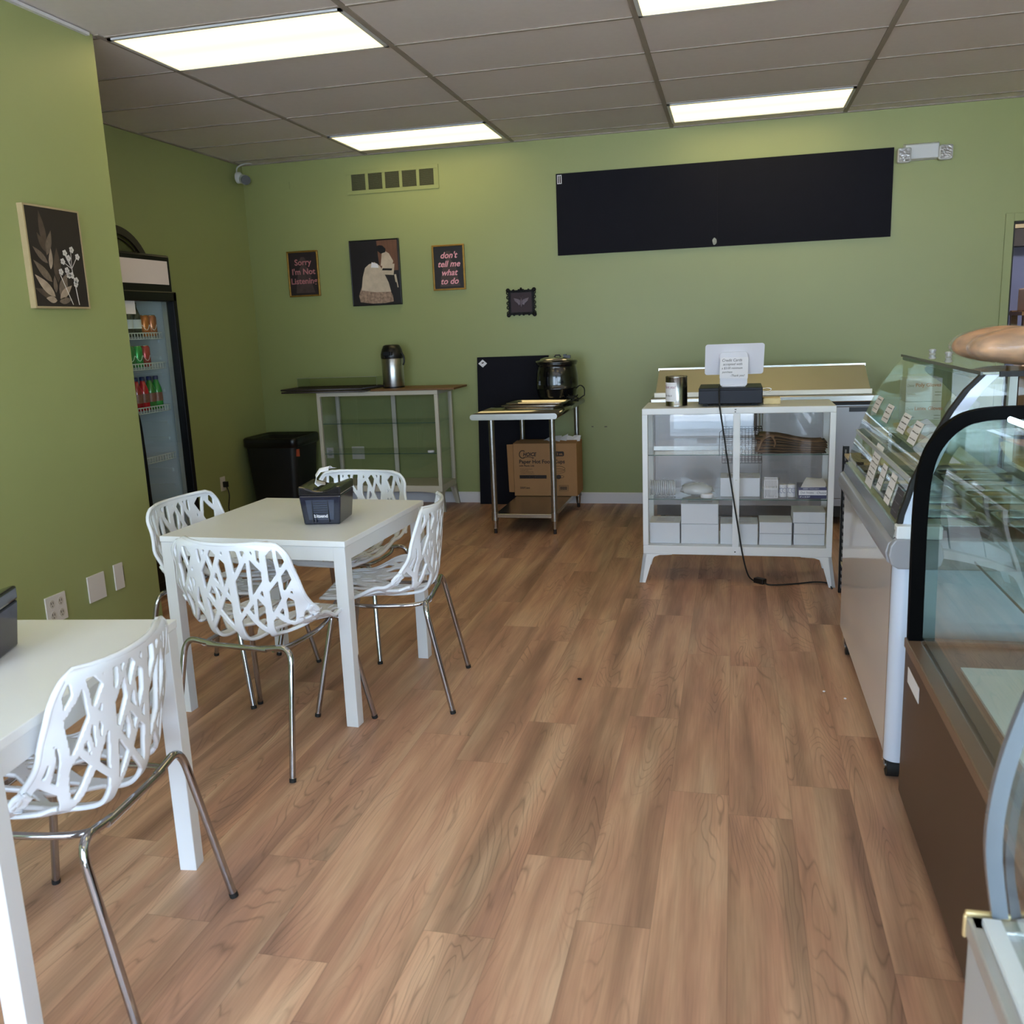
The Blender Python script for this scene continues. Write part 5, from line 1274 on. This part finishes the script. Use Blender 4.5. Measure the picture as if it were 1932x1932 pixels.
# ================================================================ BEVERAGE COOLER
kx1, kx0, ky0, ky1 = -3.15, -3.85, 4.08, 4.815
t = thing('beverage_cooler', 'tall black beverage cooler with glass door beside the left wall corner', 'beverage cooler', ((kx0+kx1)/2, (ky0+ky1)/2, 0))
kb_ = mat('cooler_black', (9, 9, 11), .3, spec=.2); inn_ = mat('cooler_liner', (196, 200, 210), .35)
b = MB(kb_); b.box(kx0, ky0, .02, kx1-.06, ky1, .22); b.box(kx0, ky0, 1.70, kx1-.02, ky1, 1.93); b.box(kx0, ky0, .22, kx0+.04, ky1, 1.70); b.box(kx0, ky0, .22, kx1-.06, ky0+.03, 1.70); b.box(kx0, ky1-.03, .22, kx1-.06, ky1, 1.70)
build('body', b, t, bevel=.012)
build('header_panel', B(mat('header_white', (196, 184, 182), .3, emit=(220, 200, 195), es=.05), kx1-.02, ky0+.04, 1.765, kx1-.016, ky1-.035, 1.895), t, 'blank white header sign')
b = MB(inn_); b.box(kx0+.04, ky0+.03, .22, kx0+.05, ky1-.03, 1.70); b.box(kx0+.05, ky1-.04, .22, kx1-.06, ky1-.03, 1.70); b.box(kx0+.05, ky0+.03, .22, kx1-.06, ky0+.04, 1.70); b.box(kx0+.05, ky0+.03, .22, kx1-.06, ky1-.03, .23); b.box(kx0+.05, ky0+.03, 1.69, kx1-.06, ky1-.03, 1.70)
for k in range(13): z = .30+k*.095; b.box(kx0+.06, ky1-.055, z, kx1-.12, ky1-.04, z+.018)
build('liner', b, t, 'pale grey inner liner')
d = MB(kb_); dz0, dz1 = .10, 1.725
d.box(kx1-.05, ky0, dz0, kx1, ky0+.05, dz1); d.box(kx1-.05, ky1-.035, dz0, kx1, ky1, dz1); d.box(kx1-.05, ky0, dz0, kx1, ky1, dz0+.12); d.box(kx1-.05, ky0, dz1-.055, kx1, ky1, dz1)
door = build('door', d, t, bevel=.005)
build('pane', B(M['glass'], kx1-.03, ky0+.05, dz0+.12, kx1-.024, ky1-.035, dz1-.055), door)
b = MB(mat('door_gasket', (150, 154, 164), .3)); b.box(kx1-.056, ky1-.075, dz0+.12, kx1-.05, ky1-.035, dz1-.055); build('gasket', b, door)
b = MB(kb_); b.tube(smooth_path([(kx1, 4.262, 1.10), (kx1+.045, 4.262, 1.06), (kx1+.05, 4.27, .9), (kx1+.05, 4.275, .7), (kx1+.045, 4.28, .45), (kx1, 4.28, .40)]), .013, 10); build('handle', b, door)
build('price_tag', B(M['paper'], kx1-.024, 4.33, 1.60, kx1-.022, 4.45, 1.672), t, 'white tag inside the door glass')
build('foot', B(M['rubber'], kx0+.05, ky0+.05, 0, kx1-.1, ky1-.05, .02), t)
shz = [1.475, 1.305, 1.06, .775]
for z in shz:
    b = MB(mat('shelf_wire', (214, 214, 218), .4) if z > 1.4 else bpy.data.materials['shelf_wire']); ya, yb_ = ky0+.045, ky1-.055; xa, xb = kx0+.06, kx1-.085
    b.box(xb-.003, ya, z+.020, xb, yb_, z+.026); b.box(xb-.003, ya, z-.012, xb, yb_, z-.008)
    for k in range(26): y = ya+(yb_-ya)*k/25; b.box(xb-.003, y-.0025, z-.012, xb, y+.0025, z+.024); b.box(xa, y-.0015, z-.003, xb, y+.0015, z)
    b.box(xa, ya, z-.005, xa+.006, yb_, z-.001); b.box(xa+.25, ya, z-.006, xa+.256, yb_, z-.003)
    build('wire_shelf', b, t)
def can(y, z, rgb, label, grp, x=kx1-.13):
    t = thing('soda_can', label, 'can', (x, y, z), 0, grp); m_ = mat('can_%d_%d' % (int(y*100), int(z*100)), rgb, .25, metal=.4, coat=.4)
    b = MB(m_); b.lathe([(.026, z), (.032, z+.008), (.032, z+.108), (.026, z+.118)], x, y, 20); b.m(M['silver']).lathe([(.026, z+.118), (.0265, z+.121), (.022, z+.119), (0, z+.119)], x, y, 20); build('can', b, t)
    b = MB(M['paper']); b.tube([(x+.0325*math.cos(a), y+.0325*math.sin(a), z+.055+.02*math.sin(3*a)) for a in [R(-70+q*10) for q in range(9)]], .0016, 4); build('swirl', b, t)
def bottle(y, z, rgb, capc, label, grp, dark=False, x=kx1-.13):
    t = thing('drink_bottle', label, 'bottle', (x, y, z), 0, grp)
    m_ = mat('bottle_%d_%d' % (int(y*100), int(z*100)), rgb, .12, coat=.6)
    b = MB(m_); b.lathe([(.026, z), (.030, z+.01), (.030, z+.10), (.028, z+.12), (.016, z+.155), (.012, z+.17), (.012, z+.18)], x, y, 20); build('bottle', b, t)
    b = MB(M['paper'] if dark else mat('wrap_%d' % int(y*100), (150, 96, 84), .4, vary=.4, scale=50)); b.lathe([(.0305, z+.045), (.0305, z+.095)], x, y, 20); build('wrapper', b, t, 'printed wrapper')
    build('cap', MB(mat('cap_%d_%d' % (int(y*100), int(z*100)), capc, .4)).lathe([(.0145, z+.168), (.0145, z+.188), (.012, z+.19), (0, z+.19)], x, y, 18), t)
gp = 'drinks on the cooler shelves'
bottle(4.515, 1.4785, (26, 20, 20), (20, 20, 22), 'dark bottle with pale label on the top cooler shelf, left', gp, True)
bottle(4.588, 1.4785, (24, 20, 22), (18, 18, 20), 'dark bottle with pale label on the top cooler shelf, next to the orange cans', gp, True)
can(4.66, 1.4785, (206, 110, 40), 'orange soda can beside the dark bottles in the cooler', gp); can(4.728, 1.4785, (190, 104, 62), 'orange soda can at the right end of the top cooler shelf', gp)
can(4.495, 1.3085, (22, 128, 58), 'green soda can on the second cooler shelf, half behind the wall', gp); can(4.565, 1.3085, (18, 150, 66), 'green soda can on the second cooler shelf beside the red can', gp); can(4.635, 1.3085, (176, 34, 46), 'red soda can on the second cooler shelf', gp)
for k, (y, c_) in enumerate(((4.522, (160, 26, 34)), (4.584, (186, 26, 40)), (4.647, (54, 120, 50)), (4.710, (40, 136, 56)))):
    bottle(y, 1.0635, c_, (26, 34, 92), ('red drink bottle, half behind the wall, on the third cooler shelf', 'red drink bottle beside a green one on the third cooler shelf', 'green drink bottle beside a red one on the third cooler shelf', 'green drink bottle at the right end of the third cooler shelf')[k], gp)
# arched wall frame beyond the cooler
t = thing('arched_wall_frame', 'dark arched frame on the left wall showing above the black cooler', 'arched frame', (XL, 5.47, 1.4))
ac_, az_, ar, xs_ = 5.47, 1.83, .385, XL+.03
arc = lambda q, n=28: [(ac_+q*math.cos(PI*k/n), az_+q*math.sin(PI*k/n)) for k in range(n+1)]
oo = [(ac_+ar, 1.42)]+arc(ar)+[(ac_-ar, 1.42)]; ii = [(ac_+ar-.05, 1.47)]+arc(ar-.05)+[(ac_-ar+.05, 1.47)]; n = len(oo)
b = MB(mat('arch_dark', (34, 26, 24), .4))
b.add([(xs_, p[0], p[1]) for p in oo+ii], [(k, (k+1) % n, n+(k+1) % n, n+k) for k in range(n)])
for pl in (oo, ii): b.add([(xs_, p[0], p[1]) for p in pl]+[(XL+.002, p[0], p[1]) for p in pl], [(k, (k+1) % n, n+(k+1) % n, n+k) for k in range(n)])
build('frame', b, t)
b = MB(mat('arch_panel', (78, 82, 44), .25, vary=.5, scale=7)); b.prism(ii, 'x', XL+.004, XL+.010); build('panel', b, t)
b = MB(bpy.data.materials['arch_dark'])
b.tube([(XL+.018, ac_+(ar-.075)*math.cos(PI*k/20), az_+(ar-.075)*math.sin(PI*k/20)) for k in range(21)], .005, 6)
for a in (45, 90, 135): b.tube([(XL+.018, ac_, az_+.03), (XL+.018, ac_+(ar-.06)*math.cos(R(a)), az_+(ar-.06)*math.sin(R(a)))], .006, 6)
build('spokes', b, t)

# floor crumbs
b = MB(mat('dark_crumb', (52, 34, 26), .8)); b.ball((-.61, 3.52, .004), .010, .006, .004, 8, 4); build('crumb', b, label='tiny dark crumb on the floor in the aisle', cat='crumb')
for x, y, q in ((.36, 3.53, 'farther out in the aisle'), (.432, 3.47, 'right against the freezer')):
    b = MB(M['paper']); b.ball((x, y, .003), .006, .005, .003, 8, 4); build('crumb', b, label='tiny white floor crumb beside the display freezer, '+q, cat='crumb', group='white crumbs')
